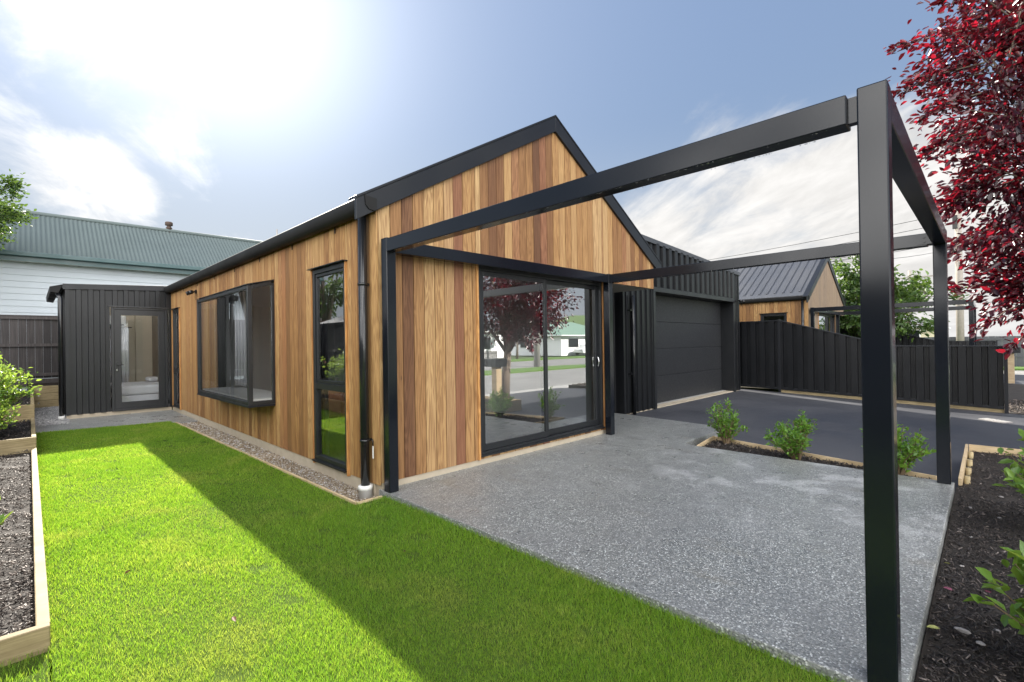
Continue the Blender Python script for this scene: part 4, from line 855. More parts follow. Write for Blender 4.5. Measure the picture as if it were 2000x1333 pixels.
# driveway drain
dg = empty('drain_grate', (9.9, -4.1, -.26), 'pale slotted drain grate set in the driveway near the fence end', 'drain')
c = Vector((10.85, -4.13)); ang = math.atan2(.3, -.2)
m_ = MB(); m2 = MB()
d = Vector((-.58, -.82)).normalized(); n_ = Vector((-d.y, d.x))
for k in range(5):
    p = c + d*(k-2)*.085; q = p + d*.055
    zz_ = drive_z(0, p.y)+.006; m_.hexa([(*(p-n_*.11), zz_), (*(q-n_*.11), zz_), (*(q+n_*.11), zz_), (*(p+n_*.11), zz_), (*(p-n_*.11), zz_+.012), (*(q-n_*.11), zz_+.012), (*(q+n_*.11), zz_+.012), (*(p+n_*.11), zz_+.012)])
m_.build('slats', 'footpath', dg)
p = c-d*.19; q = c+d*.24; zz_ = drive_z(0, c.y)-.004
m2.hexa([(*(p-n_*.12), zz_-.03), (*(q-n_*.12), zz_-.03), (*(q+n_*.12), zz_-.03), (*(p+n_*.12), zz_-.03), (*(p-n_*.12), zz_+.013), (*(q-n_*.12), zz_+.013), (*(q+n_*.12), zz_+.013), (*(p+n_*.12), zz_+.013)]); m2.build('frame', 'stonem', dg)

# ================================================================== GROUND COVER (stuff)
camv = np.array(CAM)
def scatter_pts(x0, x1, y0, y1, dens_fn, maxd, keep=None):
    n = int((x1-x0)*(y1-y0)*maxd); X = rng.uniform(x0, x1, n); Y = rng.uniform(y0, y1, n)
    d = np.hypot(X-camv[0], Y-camv[1]); k = rng.uniform(0, maxd, n) < dens_fn(d)
    if keep is not None: k &= keep(X, Y)
    return X[k], Y[k], d[k]
def grass_blades():
    inside = lambda X, Y: np.where(Y > -.02, X < -.30-.0146*Y-.01*rng.random(len(X)), X < .012+.022*rng.random(len(X))) & (Y < 7.55-.12*(X+2.3)+.02*rng.normal(size=len(X)))
    X, Y, d = scatter_pts(-2.30, .06, -5.6, 7.6, lambda d: np.clip(80000/np.maximum(d, .9)**1.0, 9000, 38000), 38000, inside)
    # lawn at the foot of the near left bed
    X2, Y2, d2 = scatter_pts(-4.0, -2.30, -5.6, -.86, lambda d: 8000+0*d, 8000)
    X = np.concatenate([X, X2]); Y = np.concatenate([Y, Y2]); d = np.concatenate([d, d2]); n = len(X)
    thin = np.sin(X*7.1+2.1*np.sin(Y*3.3))*np.sin(Y*5.7+1.7*np.sin(X*4.9))+.35*np.sin(X*17+Y*11)
    kk = rng.random(n) > np.clip((thin-.86)*2.4, 0, .7)
    X, Y, d = X[kk], Y[kk], d[kk]; n = len(X)
    pat = np.sin(X*2.3+1.1*np.sin(Y*1.7))*np.sin(Y*1.9+.8*np.sin(X*3.1))
    h = rng.uniform(.015, .034, n)*(1+.34*pat); edge = np.abs(X-.0) < .06; h = np.where((X > -.08), h*1.25, h)
    wdt = rng.uniform(.0006, .0012, n)*np.maximum(1, d/2.8)
    a = rng.uniform(0, 2*np.pi, n); lean = rng.uniform(.1, .9, n)*h; la = rng.uniform(0, 2*np.pi, n)
    s = np.stack([np.cos(a), np.sin(a), 0*a], 1)*wdt[:, None]; lv = np.stack([np.cos(la), np.sin(la), 0*la], 1)*lean[:, None]
    B = np.stack([X, Y, np.full(n, -.054)], 1); mid = B + lv*.35 + np.stack([0*h, 0*h, h*.6], 1); tip = B + lv + np.stack([0*h, 0*h, h], 1)
    V = np.stack([B-s, B+s, mid+s*.75, mid-s*.75, tip], 1).reshape(-1, 3); i = np.arange(n)*5
    return raw('lawn_grass', V, [np.stack([i, i+1, i+2, i+3], 1), np.stack([i+3, i+2, i+4], 1)], 'grass')
kind(grass_blades(), 'stuff')
def chips(name, X, Y, Z, L, mat, tilt=.5, flat=.25):
    n = len(X); a = rng.uniform(0, 2*np.pi, n); t = rng.normal(0, tilt, n)
    d = np.stack([np.cos(a)*np.cos(t), np.sin(a)*np.cos(t), np.sin(t)], 1); s = np.stack([-np.sin(a), np.cos(a), rng.normal(0, .35, n)], 1); s /= np.linalg.norm(s, axis=1, keepdims=True); u = np.cross(d, s)
    l = (L*rng.uniform(.35, 1.4, n))[:, None]; ww = l*rng.uniform(.10, .30, n)[:, None]; hh = ww*flat
    C = np.stack([X, Y, Z], 1); vs = []
    for sz in (-1, 1):
        for (p, q) in ((-1, -1), (1, -.7), (.9, .8), (-.8, 1)): vs.append(C + d*l*.5*p + s*ww*.5*q + u*hh*sz)
    V = np.stack(vs, 1).reshape(-1, 3); i = np.arange(n)*8
    F = np.concatenate([np.stack([i+a_, i+b_, i+c_, i+e_], 1) for a_, b_, c_, e_ in ((3, 2, 1, 0), (4, 5, 6, 7), (0, 1, 5, 4), (1, 2, 6, 5), (2, 3, 7, 6), (3, 0, 4, 7))])
    return kind(raw(name, V, [F], mat), 'stuff')
def bed_noise(X, Y): return .018*np.sin(X*5.1+1.3*np.sin(Y*4.2))*np.sin(Y*6.3)+.012*np.sin(X*13+Y*9)
X, Y, d = scatter_pts(.06, 6.05, -6.2, -3.86, lambda d: np.clip(16000/np.maximum(d, 1.5), 1800, 8500), 8500, lambda X, Y: (X < 3.98) | (Y < -3.93))
chips('bark_mulch', X, Y, -.062+bed_noise(X, Y)+rng.uniform(-.005, .02, len(X)), .026*np.ones(len(X)), 'mulch')
X, Y, d = scatter_pts(3.84, 4.6, -3.7, -1.3, lambda d: 2200+0*d, 2200, lambda X, Y: X < 4.005+(Y+3.7)*.237)
chips('bark_mulch', X, Y, -.048+rng.uniform(-.005, .02, len(X)), .04*np.ones(len(X)), 'mulch')
X, Y, d = scatter_pts(-3.4, -2.36, -.79, 5.15, lambda d: np.clip(14000/np.maximum(d, 1), 1800, 7000), 7000)
chips('bark_mulch', X, Y, .012+bed_noise(X, Y)+rng.uniform(-.005, .018, len(X)), .026*np.ones(len(X)), 'mulch_dry')
X, Y, d = scatter_pts(-3.4, -2.36, 5.25, 7.9, lambda d: 900+0*d, 900); chips('bark_mulch', X, Y, .150+rng.uniform(-.005, .02, len(X)), .05*np.ones(len(X)), 'mulch')
X, Y, d = scatter_pts(-3.4, -2.36, 8.02, 12.6, lambda d: 500+0*d, 500); chips('bark_mulch', X, Y, .375+rng.uniform(-.005, .02, len(X)), .06*np.ones(len(X)), 'mulch')
X, Y, d = scatter_pts(12.5, 15.4, -7.2, -3.0, lambda d: 350+0*d, 350); chips('bark_mulch', X, Y, -.262+rng.uniform(-.005, .02, len(X)), .07*np.ones(len(X)), 'mulch_dry')
ICO = None
def pebbles(name, X, Y, Z, S, mat):
    t = (1+5**.5)/2; iv = np.array([(-1, t, 0), (1, t, 0), (-1, -t, 0), (1, -t, 0), (0, -1, t), (0, 1, t), (0, -1, -t), (0, 1, -t), (t, 0, -1), (t, 0, 1), (-t, 0, -1), (-t, 0, 1)])/1.9
    fi = np.array([(0, 11, 5), (0, 5, 1), (0, 1, 7), (0, 7, 10), (0, 10, 11), (1, 5, 9), (5, 11, 4), (11, 10, 2), (10, 7, 6), (7, 1, 8), (3, 9, 4), (3, 4, 2), (3, 2, 6), (3, 6, 8), (3, 8, 9), (4, 9, 5), (2, 4, 11), (6, 2, 10), (8, 6, 7), (9, 8, 1)])
    n = len(X); a = rng.uniform(0, 2*np.pi, n); ca, sa = np.cos(a), np.sin(a); sc = rng.uniform(.55, 1.2, (n, 3))*S[:, None]; sc[:, 2] *= .65
    q = iv[None]*sc[:, None, :]*(1+rng.normal(0, .12, (n, 12, 1)))
    V = np.stack([q[..., 0]*ca[:, None]-q[..., 1]*sa[:, None]+X[:, None], q[..., 0]*sa[:, None]+q[..., 1]*ca[:, None]+Y[:, None], q[..., 2]+Z[:, None]], -1).reshape(-1, 3)
    F = (fi[None]+np.arange(n)[:, None, None]*12).reshape(-1, 3)
    return kind(raw(name, V, [F], mat), 'stuff')
X, Y, d = scatter_pts(-.38, -.01, .0, 7.0, lambda d: np.clip(30000/np.maximum(d, 3), 2500, 7500), 7500, lambda X, Y: X > -.27-.0143*Y)
pebbles('gravel', X, Y, -.080+rng.uniform(0, .012, len(X)), np.where(d > 7, .013, .0085)*rng.uniform(.6, 1.5, len(X)), 'pebble')
X, Y, d = scatter_pts(-2.33, -1.80, 8.6, 12.6, lambda d: 2200+0*d, 2200)
pebbles('gravel', X, Y, -.043+rng.uniform(0, .008, len(X)), .012*rng.uniform(.6, 1.4, len(X)), 'chipgrey')

# ================================================================== PLANTS
def shrub(name, loc, h, r, nst, per, size, mat, label, group, seed, lean=(0, 0), asp=.5, flowers=False, up=.5):
    global rng
    old = rng; rng = np.random.default_rng(seed)
    o = empty(name, loc, label, 'shrub', group); L = Vector(loc); m = MB(); Pp = []; Nn = []
    for k in range(nst):
        a = 2*math.pi*(k+rng.uniform(-.3, .3))/nst; rad = r*math.sqrt(rng.uniform(.08, 1)); hh = h*rng.uniform(.55, 1.05)*(1-.30*(rad/r)**2)
        tip = L + Vector((math.cos(a)*rad+lean[0], math.sin(a)*rad+lean[1], hh)); base = L + Vector((math.cos(a)*.02, math.sin(a)*.02, -.03)); mid = base.lerp(tip, .5) + Vector((math.cos(a)*rad*-.12, math.sin(a)*rad*-.12, h*.06))
        m.tube([base, mid, tip], [.006+.006*h, .005+.003*h, .002], 5, False)
        for j in range(per):
            t = 1-rng.uniform(0, .78)**1.25; p = (base.lerp(mid, t*2) if t < .5 else mid.lerp(tip, t*2-1))
            az = rng.uniform(0, 6.28); out = Vector((math.cos(az), math.sin(az), up+rng.normal(0, .35)))
            q = p + Vector(rng.normal(0, .03*h+.004, 3)); Pp.append(q); Nn.append(out*.8+(tip-base).normalized()*.4)
    m.build('stems', 'stem', o)
    leaf_cloud('foliage', np.array(Pp), np.array([tuple(v) for v in Nn]), size, M[mat], o, .18, asp)
    if flowers:
        idx = rng.choice(len(Pp), 90); leaf_cloud('flowers', np.array(Pp)[idx]+rng.normal(0, .03, (90, 3)), rand_dirs(90), .06, M['petal'], o, .1, .9)
    rng = old
    return o
sg = 'small green shrubs in the patio garden strip'
shrub('shrub', (4.42, -1.50, -.05), .60, .27, 26, 34, .050, 'leaf_green', 'smallest upright green shrub beside the patio, nearest the garage door', sg, 1)
shrub('shrub', (4.05, -2.46, -.05), .56, .29, 30, 36, .052, 'leaf_green', 'rounded green shrub in the middle of the patio garden strip', sg, 22, (-.03, .03))
shrub('shrub', (4.00, -3.40, -.05), .58, .28, 30, 36, .052, 'leaf_green', 'green shrub between the two right pergola posts', sg, 5)
lg = 'shrubs along the left timber beds'
shrub('shrub', (-2.98, 6.3, .13), 1.25, .66, 70, 90, .062, 'leaf_lime', 'big sunlit leafy bush rising above the left planter step', lg, 8)
shrub('shrub', (-2.84, 5.75, .13), .62, .40, 40, 46, .060, 'leaf_lime', 'lower sunlit bush spilling over the middle left planter edge', lg, 18)
shrub('shrub', (-3.35, 4.2, .0), .9, .5, 34, 30, .08, 'leaf_lime', 'leafy bush in the near left bed, seen reflected in the glass', lg, 9, flowers=True)
shrub('shrub', (-3.1, 9.6, .36), 1.0, .55, 34, 30, .08, 'leaf_lime', 'pink flowered bush in the highest left planter', lg, 10, flowers=True)
shrub('shrub', (-3.4, 2.2, .0), .85, .45, 30, 26, .08, 'leaf_green', 'low bush against the left boundary fence, reflected in the tall window', lg, 11, flowers=True)
shrub('shrub', (-2.80, .95, .0), .36, .22, 9, 7, .11, 'leaf_lime', 'small leafy plant at the left picture edge in the near bed', lg, 12, (.10, 0))
rg = 'shrubs in the right mulch bed'
shrub('shrub', (.64, -4.40, -.08), .58, .36, 34, 26, .085, 'leaf_lime', 'pale green oval leaved shrub at the lower right edge', rg, 13)
shrub('shrub', (2.84, -4.52, -.08), .80, .38, 36, 30, .085, 'leaf_lime', 'pale green shrub at the right picture edge, below the driveway edging', rg, 14)
shrub('shrub', (13.15, -4.95, -.26), .85, .34, 28, 28, .085, 'leaf_lime', 'sunlit shrub just past the end of the driveway fence', rg, 15)

def tree(name, loc, label, trunk_h, r_trunk, limbs, clumps, mat, size, seed, group=None, asp=.5, spread=1.0, jit=.9, tips=()):
    """clumps: list of (centre offset xyz, radius, leaves); limbs reach into each clump"""
    global rng
    old = rng; rng = np.random.default_rng(seed); L = Vector(loc); o = empty(name, loc, label, 'tree', group)
    m = MB(); top = L + Vector((rng.normal(0, .1), rng.normal(0, .1), trunk_h))
    m.tube([L+Vector((0, 0, -.1)), L.lerp(top, .5)+Vector((rng.normal(0, .06), rng.normal(0, .06), 0)), top], [r_trunk*1.25, r_trunk, r_trunk*.8], 10)
    tr_ = m; Pp = []; Nn = []; lm = MB()
    for (c, r, n) in clumps:
        C = L + Vector(c); mid = top.lerp(C, .5) + Vector((0, 0, .12*r)); lm.tube([top.lerp(L, .12), mid, C], [r_trunk*.5, r_trunk*.25, r_trunk*.07], 7, False)
        nb = max(5, int(n/130)); ends = []
        for k in range(nb):
            d = Vector(rand_dirs(1)[0]); e = C + Vector((d.x*r, d.y*r, d.z*r*.75)); ends.append(e); lm.tube([C.lerp(mid, .25*rng.random()), e], [r_trunk*.09, .004], 5, False)
        per = n//nb
        for e in ends:
            s = C.lerp(e, .25); t = rng.random(per)**.7; q = np.array(s)[None]*(1-t[:, None]) + np.array(e)[None]*t[:, None] + rng.normal(0, r*.17, (per, 3)); Pp.append(q); dirv = np.array((e-C).normalized()); Nn.append(np.tile(dirv, (per, 1)) + np.array([0, 0, -.25]))
    for (a, b, n) in tips:   # long single branchlets (a -> b) with leaves all along
        a = L+Vector(a); b = L+Vector(b); lm.tube([a, a.lerp(b, .5)+Vector((0, 0, .06)), b], [.016, .009, .003], 5, False)
        t = rng.random(n); q = np.array(a)[None]*(1-t[:, None]) + np.array(b)[None]*t[:, None] + rng.normal(0, 1, (n, 3))*(.035+.07*(1-t[:, None])); q[:, 2] += .24*t*(1-t); Pp.append(q); Nn.append(np.tile(np.array((b-a).normalized()), (n, 1)))
    tr_.build('trunk', 'bark', o); lm.build('limbs', 'bark', o)
    leaf_cloud('crown', np.concatenate(Pp), np.concatenate(Nn), size, M[mat], o, .2, asp, jit=jit); rng = old
    return o
# purple plum: crown leaning over the driveway, seen at the right edge and in the sliding door
tx, ty, tz = 7.75, -6.15, -.25
cl_ = []
g = np.random.default_rng(21)
for (x, y, z, r, n) in [(7.3, -4.75, 2.05, .75, 1700), (7.0, -4.55, 2.75, .75, 1700), (6.9, -4.45, 3.55, .8, 1900), (6.8, -4.30, 4.35, .85, 1900), (6.9, -4.15, 5.2, .8, 1800), (7.1, -4.3, 6.0, .8, 1500), (7.7, -4.6, 6.6, .9, 1200), (7.5, -4.95, 1.75, .55, 1200),
                        (7.6, -5.7, 2.4, 1.0, 1500), (7.7, -6.0, 3.6, 1.2, 1500), (7.8, -6.0, 5.0, 1.3, 1500), (8.4, -5.2, 4.0, 1.1, 1200), (8.6, -5.1, 2.6, .9, 1100), (8.5, -7.2, 3.0, 1.2, 1400), (9.3, -6.3, 3.4, 1.2, 1400), (7.0, -7.3, 2.7, 1.1, 1400), (6.7, -6.4, 2.2, .9, 1300), (8.0, -7.4, 4.8, 1.2, 1200), (8.0, -6.2, 6.4, 1.2, 1100)]:
    cl_.append(((x-tx, y-ty, z-tz), r, int(n*1.05)))
rel = lambda p: (p[0]-tx, p[1]-ty, p[2]-tz)
tips = [(rel((6.9, -4.2, 5.6)), rel((6.35, -3.14, 5.50)), 130), (rel((6.8, -4.1, 5.1)), rel((6.30, -3.24, 4.84)), 150), (rel((6.8, -4.1, 4.7)), rel((6.35, -3.46, 4.42)), 130), (rel((6.8, -4.0, 4.2)), rel((6.5, -3.48, 3.95)), 130), (rel((6.9, -4.1, 3.5)), rel((6.6, -3.66, 3.10)), 120), (rel((7.0, -4.2, 2.9)), rel((6.6, -3.74, 2.55)), 110), (rel((7.1, -4.5, 2.1)), rel((6.65, -3.72, 2.02)), 130), (rel((7.2, -4.6, 1.9)), rel((6.75, -3.95, 1.45)), 120), (rel((7.2, -4.8, 1.8)), rel((6.95, -4.3, 1.22)), 120), (rel((7.0, -4.4, 6.1)), rel((6.5, -3.62, 6.0)), 120), (rel((7.1, -4.4, 6.6)), rel((6.6, -3.9, 6.7)), 120)]
tree('plum_tree', (tx, ty, tz), 'dark red purple leaved plum tree overhanging the right side of the driveway', 1.5, .13, None, cl_, 'leaf_plum', .100, 21, None, .55, tips=tips)
# tree above the white house at far left
def clump_ball(c, R, n, per, seed, flat=.8):
    g = np.random.default_rng(seed); out = []
    for k in range(n):
        d = g.normal(size=3); d /= np.linalg.norm(d); rr_ = R*(.35+.55*g.random()); out.append(((c[0]+d[0]*rr_, c[1]+d[1]*rr_, c[2]+d[2]*rr_*flat), R*g.uniform(.28, .45), per))
    return out
tree('leafy_tree', (-3.75, 14.5, .2), 'sunlit green tree at the far left rising above the paling fence', 2.2, .12, None, clump_ball((.15, 0, 5.1), 1.7, 18, 560, 3, .95), 'leaf_tree', .10, 31, 'trees around the lot')
tree('leafy_tree', (27.0, .15, -.45), 'round green street tree framed between the pergola posts', 1.2, .22, None, clump_ball((0, 0, 3.5), 3.0, 24, 420, 4, .72), 'leaf_tree', .22, 32, 'trees around the lot')
tree('leafy_tree', (41.0, 5.0, -.45), 'pale green tree peeking past the further cedar house roof', 1.4, .2, None, clump_ball((0, 0, 3.6), 2.6, 14, 300, 5), 'leaf_lime', .30, 33, 'trees around the lot')
tree('leafy_tree', (-10.5, 25.0, -.3), 'dark green tree beyond the left fence, seen only in the tall window', 2.2, .3, None, clump_ball((0, 0, 5.6), 3.6, 14, 300, 6), 'leaf_tree', .30, 34, 'trees around the lot')
tree('leafy_tree', (39.0, -36.0, -.45), 'slim street tree before the white house across the road', 3.2, .12, None, clump_ball((0, 0, 5.2), 1.8, 9, 200, 7), 'leaf_tree', .28, 35, 'trees around the lot')
tree('leafy_tree', (54.0, 9.0, -.45), 'green tree behind the street tree, past the side road', 2.0, .25, None, clump_ball((0, 0, 4.2), 3.2, 12, 200, 9), 'leaf_tree', .45, 37, 'trees around the lot')

# ================================================================== STREET BEYOND
up_ = empty('utility_pole', (38.6, -2.85, -.45), 'tall grey wooden power pole with crossarms beyond the far fence', 'power pole', 'power poles')
px_, py_ = 38.6, -2.85
MB().tube([(px_, py_, -.6), (px_, py_, 10.3)], [.20, .155], 12).build('pole', 'polew', up_)
d = Vector((.25, -1, 0)).normalized()
def arm(z, L, off=0.0):
    a = Vector((px_-.16, py_, z)); m = MB(); m.bar(a-d*(L*.5-off), a+d*(L*.5+off), .10, .11); o = m.build('crossarm', 'polew', up_)
    for s in (-.45, -.2, .2, .45): 
        p = a + d*(L*s+off); MB().lathe((p.x, p.y, z+.055), [(.03, 0), (.045, .04), (.03, .08), (.045, .12), (.02, .16)], 8).build('insulator', 'wire', o)
    m = MB()
    for s in (-1, 1): m.bar(a+d*(s*.8), a+Vector((0, 0, -.7))+d*(s*.08), .03, .03)
    m.build('brace', 'wire', up_)
arm(7.35, 2.9); MB().box(px_-.36, px_-.20, py_+.02, py_+.26, 8.1, 8.95).build('transformer', 'wire', up_, .02)
def wires(name, label, spans, r=.012):
    m = MB()
    for a, b, sag in spans:
        a = Vector(a); b = Vector(b); m.tube([a.lerp(b, t/10)+Vector((0, 0, -sag*4*(t/10)*(1-t/10))) for t in range(11)], r, 5, False)
    return tag(m.build(name, 'wire'), label, 'cables')
sp = []
for s in (-1.3, -.6, .6, 1.3):
    p = Vector((px_-.16, py_, 7.5))+d*s; sp.append((p, p+Vector((3, 46, .1)), .9)); sp.append((p, p+Vector((-14, -24, .2)), .7))
for z in (8.6, 9.2): p = Vector((px_, py_, z)); sp.append((p, p+Vector((3, 46, .1)), .9)); sp.append((p, p+Vector((-14, -24, .2)), .7))
wires('overhead_wires', 'thin black overhead wires strung from the power pole', sp, .018)
wires('service_wire', 'single service wire running to the further cedar house roof', [((px_, py_, 7.0), (18.2, 1.5, 4.45), .35)], .012)
p2 = empty('utility_pole', (26.5, -21.6, -.46), 'pale power pole on the grass island, reflected in the sliding door', 'power pole', 'power poles')
MB().tube([(26.5, -21.6, -.6), (26.5, -21.6, 9.0)], [.28, .20], 12).build('pole', 'footpath', p2); MB().box(26.3, 26.5, -22.9, -20.3, 8.2, 8.32).build('crossarm', 'polew', p2)
p3 = empty('utility_pole', (62, 1.6, -.45), 'distant power pole with a short crossarm above the street tree', 'power pole', 'power poles')
MB().tube([(62, 1.6, -.6), (62, 1.6, 8.3)], [.18, .14], 10).build('pole', 'polew', p3); MB().box(61.9, 62.0, -.6, 4.0, 7.5, 7.62).build('crossarm', 'polew', p3)

def simple_house(name, label, x0, x1, y0, y1, zb, h, rh, wall, roofmat, face, group='houses across the street', ov=.45, wins=()):
    o = empty(name, ((x0+x1)/2, (y0+y1)/2, zb), label, 'house', group)
    MB().box(x0, x1, y0, y1, zb, zb+h).build('wall', wall, o)
    z = zb+h; m = MB(); a, b, c, d_ = (x0-ov, y0-ov, z), (x1+ov, y0-ov, z), (x1+ov, y1+ov, z), (x0-ov, y1+ov, z)
    ins = min(x1-x0, y1-y0)/2+ov
    if x1-x0 > y1-y0: r1, r2 = (x0-ov+ins, (y0+y1)/2, z+rh), (x1+ov-ins, (y0+y1)/2, z+rh); m.add([a, b, c, d_, r1, r2], [(0, 1, 5, 4), (1, 2, 5), (2, 3, 4, 5), (3, 0, 4), (3, 2, 1, 0)])
    else: r1, r2 = ((x0+x1)/2, y0-ov+ins, z+rh), ((x0+x1)/2, y1+ov-ins, z+rh); m.add([a, b, c, d_, r1, r2], [(0, 1, 4), (1, 2, 5, 4), (2, 3, 5), (3, 0, 4, 5), (3, 2, 1, 0)])
    m.build('roof', roofmat, o)
    m = MB(); m.ring_xz(x0-ov, x1+ov, z-.14, z-.001, .02, y0-ov, y1+ov) if False else m.box(x0-ov, x1+ov, y0-ov-.06, y0-ov-.001, z-.10, z+.03).box(x0-ov, x1+ov, y1+ov+.001, y1+ov+.06, z-.10, z+.03).box(x0-ov-.06, x0-ov-.001, y0-ov, y1+ov, z-.10, z+.03).box(x1+ov+.001, x1+ov+.06, y0-ov, y1+ov, z-.10, z+.03); m.build('gutter', 'white', o)
    for (s, w0, w1, q0, q1) in wins:
        if s == 'y+': f = MB().ring_xz(w0, w1, q0, q1, .08, y1-.02, y1+.05).build('window', 'white', o); MB().box(w0+.08, w1-.08, y1+.002, y1+.02, q0+.08, q1-.08).build('pane', 'tint', f)
        if s == 'x-': f = MB().ring_yz(w0, w1, q0, q1, .08, x0-.05, x0+.02).build('window', 'white', o); MB().box(x0-.02, x0-.002, w0+.08, w1-.08, q0+.08, q1-.08).build('pane', 'tint', f)
    return o
simple_house('suburban_house', 'white house with grey hip roof across the road, reflected in the sliding door', 30, 41, -49, -40, -.5, 3.4, 2.3, 'white', 'greyroof', 'y+', wins=[('y+', 31.5, 33.5, .6, 2.2), ('y+', 36, 38.4, .6, 2.2), ('x-', -46, -44, .6, 2.2)])
simple_house('suburban_house', 'pale house with broad green roof across the road, reflected in the sliding door', 50, 64, -48, -38, -.5, 2.9, 2.2, 'white', 'greenroof', 'y+', ov=.7, wins=[('y+', 51.5, 54, .6, 2.0), ('y+', 58, 61, .6, 2.0), ('x-', -46, -43, .6, 2.0)])
simple_house('suburban_house', 'cream house with pale roof beyond the dark far fence', 46, 56, -1.2, 7.4, -.5, 2.7, 1.9, 'cream', 'greyroof', 'x-', wins=[('x-', -.4, 1.0, .6, 2.0), ('x-', 2.6, 4.2, .6, 2.0)])
simple_house('suburban_house', 'brown brick house behind the trunk of the street tree', 43, 53, 9.0, 16, -.5, 2.4, 1.7, 'brick', 'greyroof', 'x-', wins=[('x-', 10.5, 12.5, .6, 2.0)])
simple_house('suburban_house', 'low grey roofed house beyond the left fence, reflected in the tall window', -15, -7.4, 12, 19.5, -.4, 2.6, 1.8, 'brick', 'greyroof', 'x+', wins=[])
# far dark fence across the side road
ff = empty('paling_fence', (39.2, -9, -.45), 'long dark grey board fence across the side road at the right', 'fence', 'dark paling fences')
m_ = MB(); y = -15.0
while y < 6: m_.box(39.2, 39.225, y, y+.29, -.45, 1.38+random.uniform(-.008, .008)); y += .295
m_.build('boards', 'roofm', ff)
m_ = MB(); m_.box(39.16, 39.199, -15, 6, 1.15, 1.24); m_.box(39.16, 39.199, -15, 6, .1, .19); m_.build('rail', 'roofm', ff)
sf = empty('picket_fence', (33, -35.3, -.44), 'low dark picket fence in front of the white house across the road', 'fence')
m_ = MB(); x = 27.0
while x < 35: m_.box(x, x+.09, -35.3, -35.27, -.44, .55); x += .15
m_.build('pickets', 'paling', sf); MB().box(27, 35, -35.34, -35.301, .25, .34).build('rail', 'paling', sf)
# white car parked before the green roofed house
car = empty('parked_car', (54, -36.4, -.44), 'white parked car in front of the green roofed house, reflected in the sliding door', 'car')
cx, cy, cz = 54.0, -36.4, -.44
m_ = MB(); prof = [(-2.2, .35), (-2.25, .75), (-2.0, .92), (-1.15, 1.0), (-.55, 1.52), (1.35, 1.55), (2.0, 1.02), (2.22, .95), (2.25, .40), (1.9, .28), (-1.9, .28)]
n = len(prof); vs = [(cx+a, cy-.85+(.10 if b > 1.2 else 0), cz+b) for a, b in prof]+[(cx+a, cy+.85-(.10 if b > 1.2 else 0), cz+b) for a, b in prof]
m_.add(vs, [tuple(range(n)), tuple(range(2*n-1, n-1, -1))]+[(i, n+i, n+(i+1) % n, (i+1) % n) for i in range(n)]); cb = m_.build('body', 'carw', car, .04)
for s in (-1, 1):
    yy = cy+s*.865 
    for (a, b) in ((-.95, .25), (.32, 1.45)):
        m_ = MB(); m_.hexa([(cx+a, yy-.02, cz+1.02), (cx+b, yy-.02, cz+1.02), (cx+b, yy+.02, cz+1.02), (cx+a, yy+.02, cz+1.02), (cx+a+.3*(a < 0), yy-.10*s-.02, cz+1.46), (cx+b-.15*(a > 0), yy-.10*s-.02, cz+1.46), (cx+b-.15*(a > 0), yy-.10*s+.02, cz+1.46), (cx+a+.3*(a < 0), yy-.10*s+.02, cz+1.46)]); m_.build('window', 'tint', car)
    for xx in (-1.35, 1.4):
        wv = MB().tube([(cx+xx, yy-s*.18, cz+.32), (cx+xx, yy+s*.02, cz+.32)], .32, 18).build('wheel', 'rubber', car); MB().tube([(cx+xx, yy+s*.021, cz+.32), (cx+xx, yy+s*.03, cz+.32)], .19, 14).build('rim', 'chrome', wv)
for s in (-.6, .6): MB().box(cx-2.27, cx-2.2, cy+s-.15, cy+s+.15, cz+.65, cz+.80).build('headlight', 'chrome', car, .01)

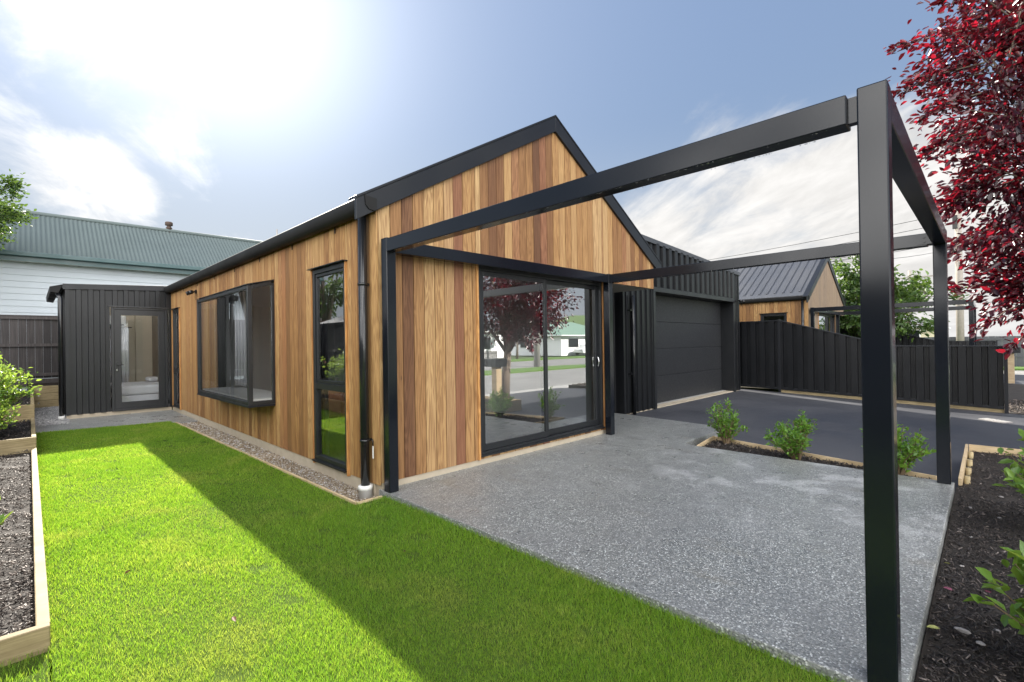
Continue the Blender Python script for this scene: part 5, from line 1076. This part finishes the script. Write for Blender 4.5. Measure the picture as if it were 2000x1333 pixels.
# ------------------------------------------------------------------ loose stones and leaves on the mulch
g = np.random.default_rng(77)
def stone(x, y, z, s, label, mat='stonem'):
    iv = [Vector(v) for v in g.normal(size=(26, 3))]; iv = [v.normalized() for v in iv]
    import bmesh
    bm = bmesh.new(); fx, fy, fz = s*g.uniform(.8, 1.3), s*g.uniform(.5, .9), s*g.uniform(.3, .5); a = g.uniform(0, 3)
    for v in iv: bm.verts.new((x+fx*v.x*math.cos(a)-fy*v.y*math.sin(a), y+fx*v.x*math.sin(a)+fy*v.y*math.cos(a), z+fz*v.z))
    bmesh.ops.convex_hull(bm, input=bm.verts); me = bpy.data.meshes.new('stone'); bm.to_mesh(me); bm.free()
    tag(place('stone', me, mat), label, 'stone', 'loose stones on the mulch')
for (x, y, s, l) in [(.823, -3.977, .026, 'flat pale stone on the mulch near the lower right shrub'), (.747, -4.04, .020, 'purplish grey stone lying right of the pale flat stone'), (.936, -4.097, .016, 'small brown oval stone on the dark mulch'), (1.72, -3.95, .016, 'pale chip close to the patio slab edge'), (2.35, -3.98, .015, 'small cream stone beside the slab in the mulch'), (3.161, -3.96, .018, 'tan stone in the middle of the right mulch bed'), (3.714, -4.146, .02, 'pale stone near the far pergola post'), (3.0, -4.13, .018, 'grey stone further right in the mulch bed'), (3.93, -2.85, .026, 'white stone in the patio garden strip')]:
    stone(x, y, -.04, s, l)
def fallen(x, y, L, mat, label, z=-.035):
    a = g.uniform(0, 6.28); d = np.array([[math.cos(a), math.sin(a), .12]])
    o = leaf_cloud('fallen_leaf', np.array([[x, y, z]]), d, L, M[mat], None, .15, .42, jit=.1); tag(o, label, 'leaf', 'fallen leaves on the mulch')
for (x, y, L, mt, l) in [(1.691, -3.90, .05, 'leaflit', 'yellow curled leaf on the mulch by the slab'), (.76, -3.90, .055, 'leaflit', 'yellow green leaf on the mulch near the front post'), (1.276, -3.93, .04, 'purple', 'dark pink leaf on the mulch beside the slab'), (1.4, -4.05, .045, 'purple', 'purple leaf further out in the mulch bed')]: fallen(x, y, L, mt, l)
fallen(-2.72, 1.35, .11, 'leaflit', 'yellow leaf lying in the near left bed', .06)

M['brownleaf'] = plain('brown_leaf', (.13, .05, .03), 0.6, 0.3, 25.0)
for (x, y, L, l) in [(-1.62, -1.30, .055, 'curled brown leaf on the sunlit lawn near the front'), (-1.30, .25, .05, 'reddish brown leaf on the lawn at the shadow edge'), (-.55, -1.2, .04, 'small dark leaf on the shaded lawn'), (-1.95, -.2, .04, 'small brown leaf on the lawn beside the timber edging')]:
    a = g.uniform(0, 6.28); o = leaf_cloud('fallen_leaf', np.array([[x, y, -.032]]), np.array([[math.cos(a), math.sin(a), .25]]), L, M['brownleaf'], None, .3, .5, jit=.1); tag(o, l, 'leaf', 'fallen leaves on the lawn')
